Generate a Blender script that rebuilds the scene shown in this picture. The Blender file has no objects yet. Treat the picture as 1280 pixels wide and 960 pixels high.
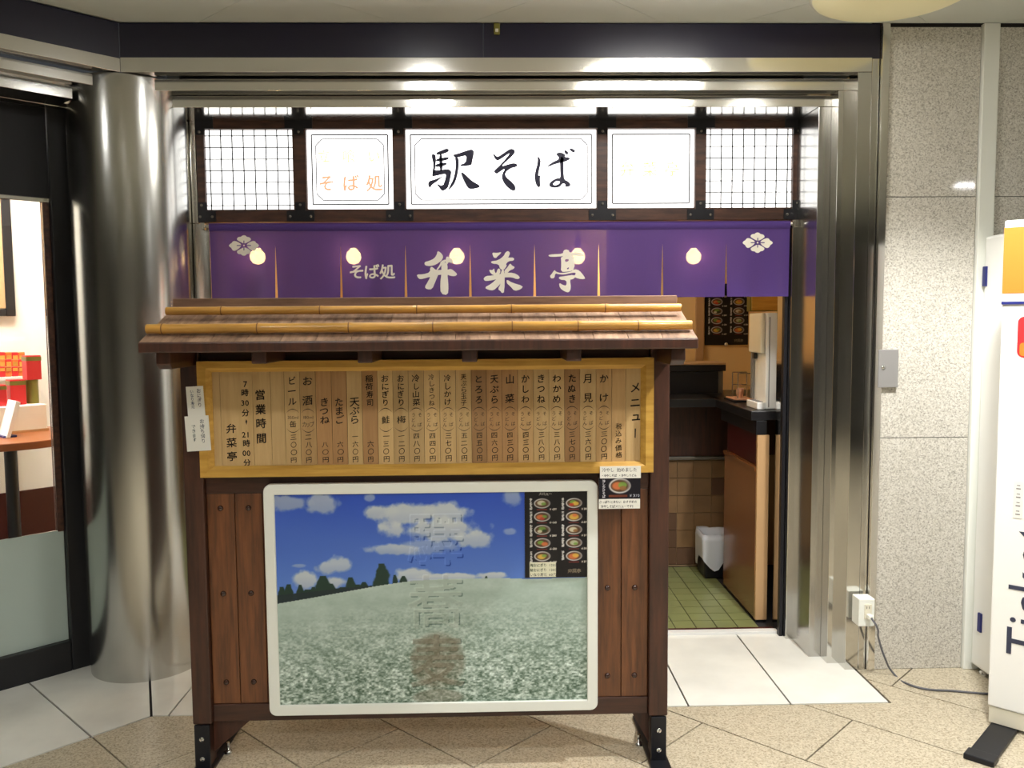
import bpy, bmesh, math, random
import numpy as np
from mathutils import Vector, Matrix
from mathutils.geometry import tessellate_polygon
random.seed(7)
SC = bpy.context.scene
COL = SC.collection
PI = math.pi

# ------------------------------------------------------------------ camera
F, CAM_H = 1060.0, 1.47                      # focal length in pixels of a 1280 wide frame, eye height
PITCH, YAW, ROLL = (math.radians(a) for a in (4.3, 1.4, 0.42))
cf = Vector((math.sin(YAW)*math.cos(PITCH), math.cos(YAW)*math.cos(PITCH), -math.sin(PITCH)))
_rt = Vector((math.cos(YAW), -math.sin(YAW), 0)); _up = _rt.cross(cf)
cr = _rt*math.cos(ROLL) - _up*math.sin(ROLL)
cu = _up*math.cos(ROLL) + _rt*math.sin(ROLL)
CO = Vector((0, 0, CAM_H))
cam = bpy.data.cameras.new('camera'); cam.lens = F/1280*36; cam.sensor_width = 36; cam.clip_start = 0.05
camo = bpy.data.objects.new('camera', cam); COL.objects.link(camo)
camo.matrix_world = Matrix(((cr.x, cu.x, -cf.x, 0), (cr.y, cu.y, -cf.y, 0), (cr.z, cu.z, -cf.z, CAM_H), (0, 0, 0, 1)))
SC.camera = camo

# ------------------------------------------------------------------ world, exposure
SC.view_settings.view_transform = 'Standard'; SC.view_settings.look = 'None'
SC.view_settings.gamma = 1.0; SC.view_settings.use_curve_mapping = False
SC.view_settings.exposure = 0.1
w = bpy.data.worlds.new('world'); SC.world = w; w.use_nodes = True
w.node_tree.nodes['Background'].inputs[0].default_value = (0.75, 0.8, 0.85, 1)
w.node_tree.nodes['Background'].inputs[1].default_value = 0.05
CEIL = 2.63
# ceiling lamps of the concourse, five of them added unseen as fill light: (x, y, watts, cone degrees or None for an opal lens, tint)
DOWNLIGHTS = [(1.45, 2.25, 48, 124, (1, .995, .975)), (1.0, 1.0, 25, None, (1, .995, .975)), (-0.9, 0.9, 20, None, (1, .995, .975)),
              (-2.2, 1.62, 4, None, (1, .99, .97)), (0.2, -0.9, 108, None, (1, .995, .975)), (-2.2, -1.2, 24, None, (1, .99, .97)),
              (2.6, -0.2, 22, None, (1, 1, .985)), (-.3, 2.6, 4, None, (1, .995, .975))]
E_SIGN, E_DOME, E_TUBE, E_ROOM = 1.8, 25.0, 40.0, 40.0

# ------------------------------------------------------------------ geometry helpers
def ray(px, py): return cf + cr*((px-640)/F) - cu*((py-480)/F)
def at(px, py, Y):
    d = ray(px, py); return CO + d*(Y/d.y)
def atz(px, py, Z):
    d = ray(px, py); return CO + d*((Z-CAM_H)/d.z)
def atx(px, py, X):
    d = ray(px, py); return CO + d*(X/d.x)
LC = Vector((-1.43, 3.415, 0))               # corner where the shop front turns 45 degrees to the left
LROT = Matrix.Rotation(math.radians(45), 4, 'Z')
LM = Matrix.Translation(LC) @ LROT
LMI = LM.inverted()
def atl(px, py, ly):                         # pixel on the plane ly deep behind the left front, in that front's own axes
    d = ray(px, py); t = (4.845 + ly*math.sqrt(2))/(d.y-d.x); return LMI @ (CO + d*t)

def s2l(c):
    c = np.asarray(c, dtype=float)/255.0
    return np.where(c <= 0.04045, c/12.92, ((c+0.055)/1.055)**2.4)
def rgb(*c): return tuple(float(x) for x in s2l(c))

class MB:
    """collects faces, then links them as one mesh object"""
    def __init__(s): s.v = []; s.f = []; s.sm = []
    def add(s, vs, fs, smooth=False):
        n = len(s.v); s.v += [tuple(x) for x in vs]
        s.f += [tuple(n+i for i in f) for f in fs]; s.sm += [smooth]*len(fs); return s
    def box(s, x0, x1, y0, y1, z0, z1):
        return s.add([(x0,y0,z0),(x1,y0,z0),(x1,y1,z0),(x0,y1,z0),(x0,y0,z1),(x1,y0,z1),(x1,y1,z1),(x0,y1,z1)],
                     [(0,3,2,1),(4,5,6,7),(0,1,5,4),(1,2,6,5),(2,3,7,6),(3,0,4,7)])
    def prism(s, poly, a0, a1, axis='z', smooth=False):
        n = len(poly)
        def m(p, a):
            return {'z': (p[0], p[1], a), 'y': (p[0], a, p[1]), 'x': (a, p[0], p[1])}[axis]
        vs = [m(p, a0) for p in poly] + [m(p, a1) for p in poly]
        s.add(vs, [tuple(range(n-1, -1, -1)), tuple(range(n, 2*n))])
        n0 = len(s.v)-2*n
        for i in range(n):
            j = (i+1) % n; s.f.append((n0+i, n0+j, n0+n+j, n0+n+i)); s.sm.append(smooth)
        return s
    def tube(s, pts, r, seg=12, caps=True):
        pts = [Vector(p) for p in pts]; rings = []
        rr = r if isinstance(r, (list, tuple)) else [r]*len(pts)
        n0 = len(s.v); up = None
        for i, p in enumerate(pts):
            t = (pts[min(i+1, len(pts)-1)] - pts[max(i-1, 0)]).normalized()
            if up is None:
                up = Vector((0, 0, 1)) if abs(t.z) < .9 else Vector((1, 0, 0))
            a = t.cross(up).normalized(); b = a.cross(t).normalized(); up = b
            for k in range(seg):
                th = 2*PI*k/seg; s.v.append(tuple(p + a*(rr[i]*math.cos(th)) + b*(rr[i]*math.sin(th))))
        for i in range(len(pts)-1):
            for k in range(seg):
                k2 = (k+1) % seg
                s.f.append((n0+i*seg+k, n0+(i+1)*seg+k, n0+(i+1)*seg+k2, n0+i*seg+k2)); s.sm.append(True)
        if caps:
            e = n0+(len(pts)-1)*seg
            a, b = s.v[n0:n0+seg], s.v[e:e+seg]; s.add(a, [tuple(range(seg))]); s.add(b, [tuple(range(seg))])
        return s
    def lathe(s, prof, c=(0,0,0), seg=24, axis='z'):
        n0 = len(s.v)
        for r, h in prof:
            for k in range(seg):
                th = 2*PI*k/seg; x, y = r*math.cos(th), r*math.sin(th)
                q = {'z': (x, y, h), 'y': (x, h, y), 'x': (h, x, y)}[axis]
                s.v.append((c[0]+q[0], c[1]+q[1], c[2]+q[2]))
        for i in range(len(prof)-1):
            for k in range(seg):
                k2 = (k+1) % seg
                s.f.append((n0+i*seg+k, n0+i*seg+k2, n0+(i+1)*seg+k2, n0+(i+1)*seg+k)); s.sm.append(True)
        e = n0+(len(prof)-1)*seg
        a, b = s.v[n0:n0+seg], s.v[e:e+seg]
        if prof[0][0] > .002: s.add(a, [tuple(range(seg))])
        if prof[-1][0] > .002: s.add(b, [tuple(range(seg))])
        return s
    def build(s, name, mat, parent=None, bevel=0, local=False, fix=True):
        me = bpy.data.meshes.new(name)
        vs = s.v
        if parent is not None and not local:
            mi = WORLD[parent.name].inverted(); vs = [tuple(mi @ Vector(p)) for p in vs]
        me.from_pydata(vs, [], s.f); me.update()
        if fix:
            bm = bmesh.new(); bm.from_mesh(me); bmesh.ops.recalc_face_normals(bm, faces=bm.faces); bm.to_mesh(me); bm.free()
        me.polygons.foreach_set('use_smooth', s.sm)
        if mat is not None: me.materials.append(mat)
        o = bpy.data.objects.new(name, me); COL.objects.link(o)
        if parent is not None: o.parent = parent
        WORLD[o.name] = WORLD[parent.name].copy() if parent is not None else Matrix.Identity(4)
        if bevel:
            b = o.modifiers.new('bevel', 'BEVEL'); b.width = bevel; b.segments = 2; b.limit_method = 'ANGLE'; b.angle_limit = math.radians(40)
        return o
WORLD = {}
def tag(o, label=None, cat=None, group=None, kind=None):
    if label: o['label'] = label
    if cat: o['category'] = cat
    if group: o['group'] = group
    if kind: o['kind'] = kind
    return o
def thing(name, label, cat, loc=(0,0,0), rz=0, group=None, kind=None):
    o = bpy.data.objects.new(name, None); COL.objects.link(o); o.empty_display_size = .05
    o.location = loc; o.rotation_euler = (0, 0, rz)
    WORLD[o.name] = Matrix.Translation(Vector(loc)) @ Matrix.Rotation(rz, 4, 'Z')
    return tag(o, label, cat, group, kind)
def box(name, mat, parent, x0, x1, y0, y1, z0, z1, bevel=0, local=False):
    return MB().box(x0, x1, y0, y1, z0, z1).build(name, mat, parent, bevel, local)
def link_copy(o, parent, loc=None):
    c = o.copy(); COL.objects.link(c); c.parent = parent; WORLD[c.name] = WORLD[parent.name].copy() if parent else Matrix.Identity(4)
    if loc is not None: c.location = loc
    return c
def copy_tree(root, **kw):
    r = root.copy(); COL.objects.link(r); WORLD[r.name] = WORLD[root.name].copy()
    for ch in [c for c in bpy.data.objects if c.parent == root]:
        c = link_copy(ch, r)
        for g in [d for d in bpy.data.objects if d.parent == ch]: link_copy(g, c)
    tag(r, **kw); return r

# ------------------------------------------------------------------ materials
MATS = {}
def mat(name, col, rough=.5, metal=0.0, noise=None, bump=None, emit=None, spec=.5, coat=0, trans=None, attr=False, stretch=(1,1,1), coords='Object'):
    """noise=(scale, amount, detail) varies the colour, bump=(scale, strength)"""
    m = bpy.data.materials.new(name); m.use_nodes = True; nt = m.node_tree
    b = nt.nodes['Principled BSDF']
    b.inputs['Base Color'].default_value = (*col, 1); b.inputs['Roughness'].default_value = rough
    b.inputs['Metallic'].default_value = metal; b.inputs['Specular IOR Level'].default_value = spec
    b.inputs['Coat Weight'].default_value = coat
    if attr:
        a = nt.nodes.new('ShaderNodeVertexColor'); a.layer_name = 'print'; nt.links.new(a.outputs[0], b.inputs['Base Color'])
    if noise or bump:
        tc = nt.nodes.new('ShaderNodeTexCoord'); mp = nt.nodes.new('ShaderNodeMapping'); mp.inputs['Scale'].default_value = stretch
        if coords == 'World':
            g = nt.nodes.new('ShaderNodeNewGeometry'); nt.links.new(g.outputs['Position'], mp.inputs[0])
        else: nt.links.new(tc.outputs[coords], mp.inputs[0])
    if noise:
        n = nt.nodes.new('ShaderNodeTexNoise'); n.inputs['Scale'].default_value = noise[0]; n.inputs['Detail'].default_value = noise[2] if len(noise) > 2 else 4
        nt.links.new(mp.outputs[0], n.inputs['Vector'])
        r = nt.nodes.new('ShaderNodeMapRange'); r.inputs['From Min'].default_value = .3; r.inputs['From Max'].default_value = .7
        r.inputs['To Min'].default_value = 1-noise[1]; r.inputs['To Max'].default_value = 1+noise[1]
        nt.links.new(n.outputs['Fac'], r.inputs['Value'])
        mx = nt.nodes.new('ShaderNodeVectorMath'); mx.operation = 'SCALE'; mx.inputs[0].default_value = col
        nt.links.new(r.outputs[0], mx.inputs['Scale']); nt.links.new(mx.outputs[0], b.inputs['Base Color'])
    if bump:
        n2 = nt.nodes.new('ShaderNodeTexNoise'); n2.inputs['Scale'].default_value = bump[0]; n2.inputs['Detail'].default_value = 3
        nt.links.new(mp.outputs[0], n2.inputs['Vector'])
        bp = nt.nodes.new('ShaderNodeBump'); bp.inputs['Strength'].default_value = bump[1]; bp.inputs['Distance'].default_value = .002
        nt.links.new(n2.outputs['Fac'], bp.inputs['Height']); nt.links.new(bp.outputs[0], b.inputs['Normal'])
    if emit:
        b.inputs['Emission Color'].default_value = (*emit[0], 1); b.inputs['Emission Strength'].default_value = emit[1]
    MATS[name] = m; return m

def granite(name, c1, c2, c3, scale, rough, coat=0.0):
    m = bpy.data.materials.new(name); m.use_nodes = True; nt = m.node_tree; b = nt.nodes['Principled BSDF']
    b.inputs['Roughness'].default_value = rough; b.inputs['Coat Weight'].default_value = coat; b.inputs['Coat Roughness'].default_value = .05
    g = nt.nodes.new('ShaderNodeNewGeometry')
    v = nt.nodes.new('ShaderNodeTexVoronoi'); v.inputs['Scale'].default_value = scale; v.inputs['Randomness'].default_value = 1
    n = nt.nodes.new('ShaderNodeTexNoise'); n.inputs['Scale'].default_value = scale*.55; n.inputs['Detail'].default_value = 5
    for q in (v, n): nt.links.new(g.outputs['Position'], q.inputs['Vector'])
    sep = nt.nodes.new('ShaderNodeSeparateColor'); nt.links.new(v.outputs['Color'], sep.inputs[0])
    add = nt.nodes.new('ShaderNodeMath'); add.operation = 'ADD'; nt.links.new(sep.outputs[0], add.inputs[0]); nt.links.new(n.outputs['Fac'], add.inputs[1])
    mul = nt.nodes.new('ShaderNodeMath'); mul.operation = 'MULTIPLY'; mul.inputs[1].default_value = .5; nt.links.new(add.outputs[0], mul.inputs[0])
    r = nt.nodes.new('ShaderNodeValToRGB'); e = r.color_ramp.elements
    e[0].position = .2; e[0].color = (*c1, 1); e[1].position = .8; e[1].color = (*c3, 1)
    k = r.color_ramp.elements.new(.42); k.color = (*c2, 1)
    nt.links.new(mul.outputs[0], r.inputs[0]); nt.links.new(r.outputs[0], b.inputs['Base Color'])
    MATS[name] = m; return m

def wood(name, dark, light, scale, stretch, rough=.45, coat=0.0):
    m = bpy.data.materials.new(name); m.use_nodes = True; nt = m.node_tree; b = nt.nodes['Principled BSDF']
    b.inputs['Roughness'].default_value = rough; b.inputs['Coat Weight'].default_value = coat; b.inputs['Coat Roughness'].default_value = .25
    tc = nt.nodes.new('ShaderNodeTexCoord'); mp = nt.nodes.new('ShaderNodeMapping'); mp.inputs['Scale'].default_value = stretch
    oi = nt.nodes.new('ShaderNodeObjectInfo'); nt.links.new(tc.outputs['Object'], mp.inputs[0])
    off = nt.nodes.new('ShaderNodeVectorMath'); off.operation = 'ADD'
    sc_ = nt.nodes.new('ShaderNodeMath'); sc_.operation = 'MULTIPLY'; sc_.inputs[1].default_value = 37; nt.links.new(oi.outputs['Random'], sc_.inputs[0])
    nt.links.new(mp.outputs[0], off.inputs[0]); nt.links.new(sc_.outputs[0], off.inputs[1])
    n = nt.nodes.new('ShaderNodeTexNoise'); n.inputs['Scale'].default_value = scale; n.inputs['Detail'].default_value = 6; n.inputs['Roughness'].default_value = .62
    nt.links.new(off.outputs[0], n.inputs['Vector'])
    r = nt.nodes.new('ShaderNodeValToRGB'); e = r.color_ramp.elements
    e[0].position = .3; e[0].color = (*dark, 1); e[1].position = .7; e[1].color = (*light, 1)
    nt.links.new(n.outputs['Fac'], r.inputs[0])
    var = nt.nodes.new('ShaderNodeMapRange'); var.inputs['To Min'].default_value = .85; var.inputs['To Max'].default_value = 1.12
    nt.links.new(oi.outputs['Random'], var.inputs['Value'])
    mx = nt.nodes.new('ShaderNodeVectorMath'); mx.operation = 'SCALE'; nt.links.new(r.outputs[0], mx.inputs[0]); nt.links.new(var.outputs[0], mx.inputs['Scale'])
    nt.links.new(mx.outputs[0], b.inputs['Base Color'])
    bp = nt.nodes.new('ShaderNodeBump'); bp.inputs['Strength'].default_value = .25; bp.inputs['Distance'].default_value = .001
    nt.links.new(n.outputs['Fac'], bp.inputs['Height']); nt.links.new(bp.outputs[0], b.inputs['Normal'])
    MATS[name] = m; return m

def emissive(name, col, strength):
    m = bpy.data.materials.new(name); m.use_nodes = True; nt = m.node_tree
    b = nt.nodes['Principled BSDF']; b.inputs['Base Color'].default_value = (.8, .8, .8, 1); b.inputs['Roughness'].default_value = .4
    b.inputs['Emission Color'].default_value = (*col, 1); b.inputs['Emission Strength'].default_value = strength
    MATS[name] = m; return m

def cloth(name, col):
    m = bpy.data.materials.new(name); m.use_nodes = True; nt = m.node_tree; out = nt.nodes['Material Output']; b = nt.nodes['Principled BSDF']
    b.inputs['Base Color'].default_value = (*col, 1); b.inputs['Roughness'].default_value = .75; b.inputs['Sheen Weight'].default_value = .25
    tc = nt.nodes.new('ShaderNodeTexCoord'); n = nt.nodes.new('ShaderNodeTexNoise'); n.inputs['Scale'].default_value = 330; n.inputs['Detail'].default_value = 2
    nt.links.new(tc.outputs['Object'], n.inputs['Vector'])
    bp = nt.nodes.new('ShaderNodeBump'); bp.inputs['Strength'].default_value = .3; bp.inputs['Distance'].default_value = .001
    nt.links.new(n.outputs['Fac'], bp.inputs['Height']); nt.links.new(bp.outputs[0], b.inputs['Normal'])
    t = nt.nodes.new('ShaderNodeBsdfTranslucent'); t.inputs[0].default_value = (*[min(1, c*1.6+.02) for c in col], 1)
    tr = nt.nodes.new('ShaderNodeBsdfTransparent')
    m1 = nt.nodes.new('ShaderNodeMixShader'); m1.inputs[0].default_value = .1; nt.links.new(b.outputs[0], m1.inputs[1]); nt.links.new(t.outputs[0], m1.inputs[2])
    m2 = nt.nodes.new('ShaderNodeMixShader')           # open weave: tiny holes between the threads
    mr = nt.nodes.new('ShaderNodeMapRange'); mr.inputs['From Min'].default_value = .35; mr.inputs['From Max'].default_value = .75
    mr.inputs['To Min'].default_value = .015; mr.inputs['To Max'].default_value = .075
    nt.links.new(n.outputs['Fac'], mr.inputs['Value']); nt.links.new(mr.outputs[0], m2.inputs[0])
    nt.links.new(m1.outputs[0], m2.inputs[1]); nt.links.new(tr.outputs[0], m2.inputs[2]); nt.links.new(m2.outputs[0], out.inputs[0])
    MATS[name] = m; return m

def glass(name, tint=(1,1,1), rough=0.0, trans=.92):
    m = bpy.data.materials.new(name); m.use_nodes = True; nt = m.node_tree; out = nt.nodes['Material Output']
    nt.nodes.remove(nt.nodes['Principled BSDF'])
    g = nt.nodes.new('ShaderNodeBsdfGlossy'); g.inputs['Roughness'].default_value = rough
    t = nt.nodes.new('ShaderNodeBsdfTransparent'); t.inputs[0].default_value = (*tint, 1)
    fr = nt.nodes.new('ShaderNodeFresnel'); fr.inputs[0].default_value = 1.45
    mx = nt.nodes.new('ShaderNodeMixShader'); nt.links.new(fr.outputs[0], mx.inputs[0]); nt.links.new(t.outputs[0], mx.inputs[1]); nt.links.new(g.outputs[0], mx.inputs[2])
    nt.links.new(mx.outputs[0], out.inputs[0]); MATS[name] = m; return m

M_GRWALL = granite('granite_wall', rgb(146,142,133), rgb(192,187,175), rgb(219,215,206), 230, .35, .6)
M_GRFLOOR = granite('granite_floor', rgb(140,128,106), rgb(178,166,142), rgb(204,194,172), 190, .3, .15)
M_MARBLE = mat('marble', rgb(226,225,217), .28, noise=(3.2, .13, 9), coords='World', coat=.2)
M_GROUT = mat('grout', rgb(34,30,32), .9)
M_CEIL = mat('ceiling_paint', rgb(204,207,198), .7)
M_FASCIA = mat('navy_fascia', rgb(25,22,42), .32, bump=(14, .05))
M_STEEL = mat('brushed_steel', (.78, .765, .73), .13, 1.0, bump=(6, .04), stretch=(1, 1, .05))
M_STEEL2 = mat('polished_steel', (.62, .61, .58), .11, 1.0)
M_STEEL3 = mat('matt_steel', (.5, .49, .47), .2, 1.0)
M_PILLAR = mat('satin_steel', (.55, .545, .52), .21, 1.0, noise=(3, .12, 3), stretch=(1, 1, .25))
M_CHROME = mat('chrome', (.75, .75, .75), .12, 1.0)
M_SATIN = mat('satin_alu', (.8, .8, .78), .5, .15)
M_BLACK = mat('black_paint', rgb(22,22,26), .35)
M_BLACKM = mat('black_metal', rgb(26,26,32), .4, .3)
M_DARKFR = mat('dark_frame', rgb(14,14,16), .5, spec=.3)
M_WOODFR = wood('frame_wood', rgb(44,24,18), rgb(92,58,42), 9, (1, 6, 6), .45)
M_PLANK = wood('plank_wood', rgb(74,42,22), rgb(122,74,40), 7, (9, 9, .7), .38, .2)
M_POST = wood('post_wood', rgb(46,25,17), rgb(78,44,30), 7, (8, 8, .8), .42, .15)
M_RAIL = wood('rail_wood', rgb(46,25,17), rgb(78,44,30), 7, (.8, 8, 8), .42, .15)
M_ROOF = wood('roof_wood', rgb(100,74,56), rgb(172,140,114), 6, (8, 1.6, 1.6), .6)
M_BAMBOO = mat('bamboo', rgb(196,146,66), .3, noise=(8, .25, 3), stretch=(.6, 4, 4), coat=.3)
M_RIDGE = wood('ridge_wood', rgb(104,76,58), rgb(150,116,92), 6, (.8, 8, 8), .55)
M_BAMBOON = mat('bamboo_node', rgb(122,82,38), .5)
M_YELLOW = wood('yellow_wood', rgb(186,138,52), rgb(222,176,84), 6, (.8, 8, 8), .4)
M_STRIP = [wood('slip_wood_%d' % i, d, l, 8, (9, 9, .6), .55) for i, (d, l) in enumerate([(rgb(188,154,102), rgb(204,172,120)), (rgb(154,114,70), rgb(172,132,86)), (rgb(172,136,86), rgb(190,154,104))])]
M_STUD = mat('stud', rgb(56,30,22), .22, coat=.6)
M_INK = mat('ink', rgb(24,18,16), .6)
M_INKW = mat('white_ink', rgb(248,243,230), .7)
M_WHITE = mat('white_plastic', rgb(232,234,226), .4)
M_WHITE2 = mat('white_enamel', rgb(242,242,238), .35)
M_PRINT = mat('printed_paper', (1, 1, 1), .35, attr=True, spec=.35)
M_PAPER = mat('paper', rgb(232,230,224), .7)
M_NOREN = cloth('purple_cloth', rgb(80, 52, 132))
M_NORENINK = mat('purple_ink', rgb(80, 52, 132), .75)
M_SIGN = emissive('lit_acrylic', (1, 1, .985), E_SIGN)
M_SIGNINK = mat('sign_ink', rgb(34,32,62), .5)
M_SIGNOR = mat('orange_lit_ink', (.02, .01, .005), .5, emit=((1, .52, .3), .92))
M_SIGNYE = mat('yellow_lit_ink', (.02, .02, .005), .5, emit=((1, .98, .4), .88))
M_LINE = mat('sign_line', rgb(70,62,74), .5)
M_GREEN = mat('green_tile', rgb(128,134,86), .3, noise=(5, .12, 3), coords='World', coat=.2)
M_BRTILE = mat('brown_tile', rgb(134,104,72), .35, noise=(7, .15, 3), coords='World')
M_BRTILE2 = mat('dark_brown_tile', rgb(96,70,52), .35)
M_GROUT2 = mat('tan_grout', rgb(150,124,92), .8)
M_ORANGE = mat('warm_wall', rgb(240,206,146), .6)
M_LAM = wood('cabinet_laminate', rgb(122,76,42), rgb(134,86,48), 3, (3, 1, 3), .2, .3)
M_LAMEND = mat('cabinet_edge', rgb(190,152,108), .5)
M_MAROON = mat('maroon', rgb(62,16,16), .3)
M_CREAM = mat('cream_enamel', rgb(222,216,196), .4)
M_GREYM = mat('grey_metal', rgb(120,116,108), .4, .4)
M_GREY = mat('grey_plastic', rgb(132,130,128), .5)
M_BLUE = mat('navy_plastic', rgb(34,40,108), .4)
M_TEXTN = mat('dark_slate_ink', rgb(52,56,78), .5)
M_ORANGEP = mat('orange_print', rgb(230,118,36), .5)
M_RED = mat('red_print', rgb(206,40,44), .45)
M_REDY = mat('yellow_red_pack', rgb(228,110,52), .45, noise=(30, .5, 2))
M_GREENCAN = mat('olive_tin', rgb(122,116,48), .35, .2)
M_BROWNT = mat('brown_tabletop', rgb(150,84,40), .35)
M_WALLW = mat('white_wall', rgb(240,236,226), .7)
M_HALL = mat('hall_wall', rgb(120,118,112), .5)
M_GLASS = glass('clear_glass')
M_FROST = mat('frosted_film', rgb(176,190,182), .45)
M_BAG = mat('white_bag', rgb(214,218,226), .5)
M_BULB = emissive('warm_bulb', (1, .64, .27), 42)
M_DOME = emissive('lit_dome', (1, .97, .92), E_DOME)
M_DOMEC = mat('cream_dome', rgb(222,212,160), .45, emit=((1, .93, .66), .1))
M_FLUOR = emissive('fluorescent', (1, 1, 1), 70)
M_TUBE = emissive('lamp_lens', (1, .97, .9), E_TUBE)
M_ROOMLAMP = emissive('room_lamp', (1, .96, .9), E_ROOM)
M_PINK = mat('pink_plastic', rgb(226,178,150), .4)

# ------------------------------------------------------------------ lettering
_G = {}
def glyph(ch):
    if ch not in _G:
        c = bpy.data.curves.new('g', 'FONT'); c.body = ch; c.resolution_u = 3
        o = bpy.data.objects.new('g', c); COL.objects.link(o); bpy.context.view_layer.update()
        e = o.evaluated_get(bpy.context.evaluated_depsgraph_get()); m = e.to_mesh()
        vs = [(v.co.x, v.co.y) for v in m.vertices]; fs = [tuple(p.vertices) for p in m.polygons]
        e.to_mesh_clear(); bpy.data.objects.remove(o); bpy.data.curves.remove(c)
        _G[ch] = (vs, fs)
    return _G[ch]
def put(mb, ch, cx, cz, w, h, y, slant=.07, bold=0.0):
    """one character as flat faces in the plane Y = y, centred at (cx, cz); bold doubles it sideways"""
    vs, fs = glyph(ch)
    for dx, dz in (((-bold, 0), (bold, 0), (0, bold), (0, -bold)) if bold else ((0, 0),)):
        mb.add([(cx+(a-.5)*w+dx, y, cz+(b-.36)*h+slant*(a-.5)*w+dz) for a, b in vs], fs)
def put_latin(mb, text, x, z, h, y):
    """a short latin word set on one line, starting at x"""
    for ch in text:
        if ch == ' ': x += h*.4; continue
        vs, fs = glyph(ch); a1 = max(v[0] for v in vs)
        mb.add([(x+a*h, y, z+b*h) for a, b in vs], fs); x += (a1+.08)*h
    return x
def brush(mb, polys, ox, oy, sc, place):
    """hand lettered strokes: outlines in drawing units, turned into faces; place maps (x, y) of the picture to 3D"""
    for poly in polys:
        loops = poly if isinstance(poly[0][0], (tuple, list)) else [poly]
        pts = [p for l in loops for p in l]
        tris = tessellate_polygon([[Vector((p[0], -p[1], 0)) for p in l] for l in loops])
        mb.add([place(ox+p[0]/sc, oy+p[1]/sc) for p in pts], [tuple(t) for t in tris])
def smooth_poly(p, it=1):
    for _ in range(it):
        q = []
        for i in range(len(p)):
            a, b = p[i], p[(i+1) % len(p)]
            q += [(a[0]*.75+b[0]*.25, a[1]*.75+b[1]*.25), (a[0]*.25+b[0]*.75, a[1]*.25+b[1]*.75)]
        p = q
    return p
def smooth_set(ps): return [[smooth_poly(l) for l in p] if isinstance(p[0][0], (tuple, list)) else smooth_poly(p) for p in ps]
BR_EKISOBA = smooth_set([
    [(192,190),(206,183),(224,198),(214,300),(198,306),(207,250)],
    [(222,176),(262,160),(285,150),(302,156),(298,172),(260,186),(224,190)],
    [(240,182),(259,180),(263,290),(244,292)],
    [(222,215),(270,207),(298,202),(302,216),(268,227),(222,231)],
    [(220,247),(265,238),(286,238),(287,252),(250,262),(218,266)],
    [(198,306),(203,284),(250,284),(290,276),(312,284),(317,300),(302,370),(292,397),(262,414),(248,400),(222,364),(263,384),(279,340),(284,306),(255,311),(215,320),(198,324)],
    [(174,352),(225,338),(268,318),(230,352),(196,374),(186,394),(173,382)],
    [(323,190),(350,184),(420,160),(445,156),(457,172),(443,235),(442,251),(420,257),(375,260),(368,250),(404,240),(411,192),(370,202),(340,208)],
    [(338,200),(355,203),(364,230),(357,300),(342,355),(322,387),(292,412),(308,380),(328,340),(340,290),(343,240)],
    [(376,292),(402,310),(442,350),(493,378),(488,392),(440,402),(418,396),(393,350),(378,315)],
    [(573,178),(590,195),(602,204),(650,170),(680,151),(702,156),(710,172),(692,196),(652,232),(622,262),(660,250),(700,239),(725,249),(717,264),(682,272),(654,292),(646,310),(656,330),(692,358),(714,390),(708,411),(688,410),(658,387),(637,360),(626,330),(630,305),(644,281),(640,276),(612,296),(595,308),(578,296),(582,284),(620,249),(650,214),(674,184),(670,181),(640,202),(606,224),(594,224),(578,205)],
    [(847,192),(863,215),(867,235),(853,300),(850,318),(864,314),(861,340),(865,385),(850,392),(836,370),(827,330),(833,290),(847,240)],
    [(900,264),(940,233),(984,213),(958,184),(975,175),(1000,177),(1018,189),(1013,203),(1042,206),(1048,218),(1010,234),(960,245),(920,260)],
    [[(984,203),(1008,203),(1006,260),(1008,318),(1013,343),(1037,353),(1053,375),(1036,388),(1014,386),(1019,371),(1002,364),(985,387),(950,394),(922,387),(917,370),(933,349),(965,333),(988,334),(985,280)], [(940,372),(955,378),(978,370),(987,354),(965,350),(948,360)]],
    [(1010,157),(1031,168),(1038,182),(1028,190),(1013,180)], [(1040,147),(1066,153),(1081,165),(1070,177),(1050,167)]])
BR_BEN = smooth_set([
    [(975,108),(1007,126),(1036,165),(1017,207),(960,248),(905,262),(858,258),(845,240),(850,220),(890,210),(940,188),(968,150)],
    [(1060,170),(1086,166),(1135,212),(1122,233),(1085,222),(1076,245),(1056,240)],
    [(1008,214),(1058,193),(1064,212),(1022,243),(978,304),(962,297),(998,250)],
    [(765,345),(830,344),(900,324),(903,272),(926,270),(962,303),(1010,299),(1080,298),(1110,287),(1152,318),(1175,345),(1152,363),(1110,361),(1075,348),(985,348),(880,375),(810,394),(783,384)],
    [(905,326),(990,332),(954,420),(922,494),(870,494),(846,472),(878,420),(903,370)],
    [(1013,238),(1060,222),(1078,250),(1075,340),(1087,470),(1079,553),(1008,539),(1002,440),(1016,330)]])
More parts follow.
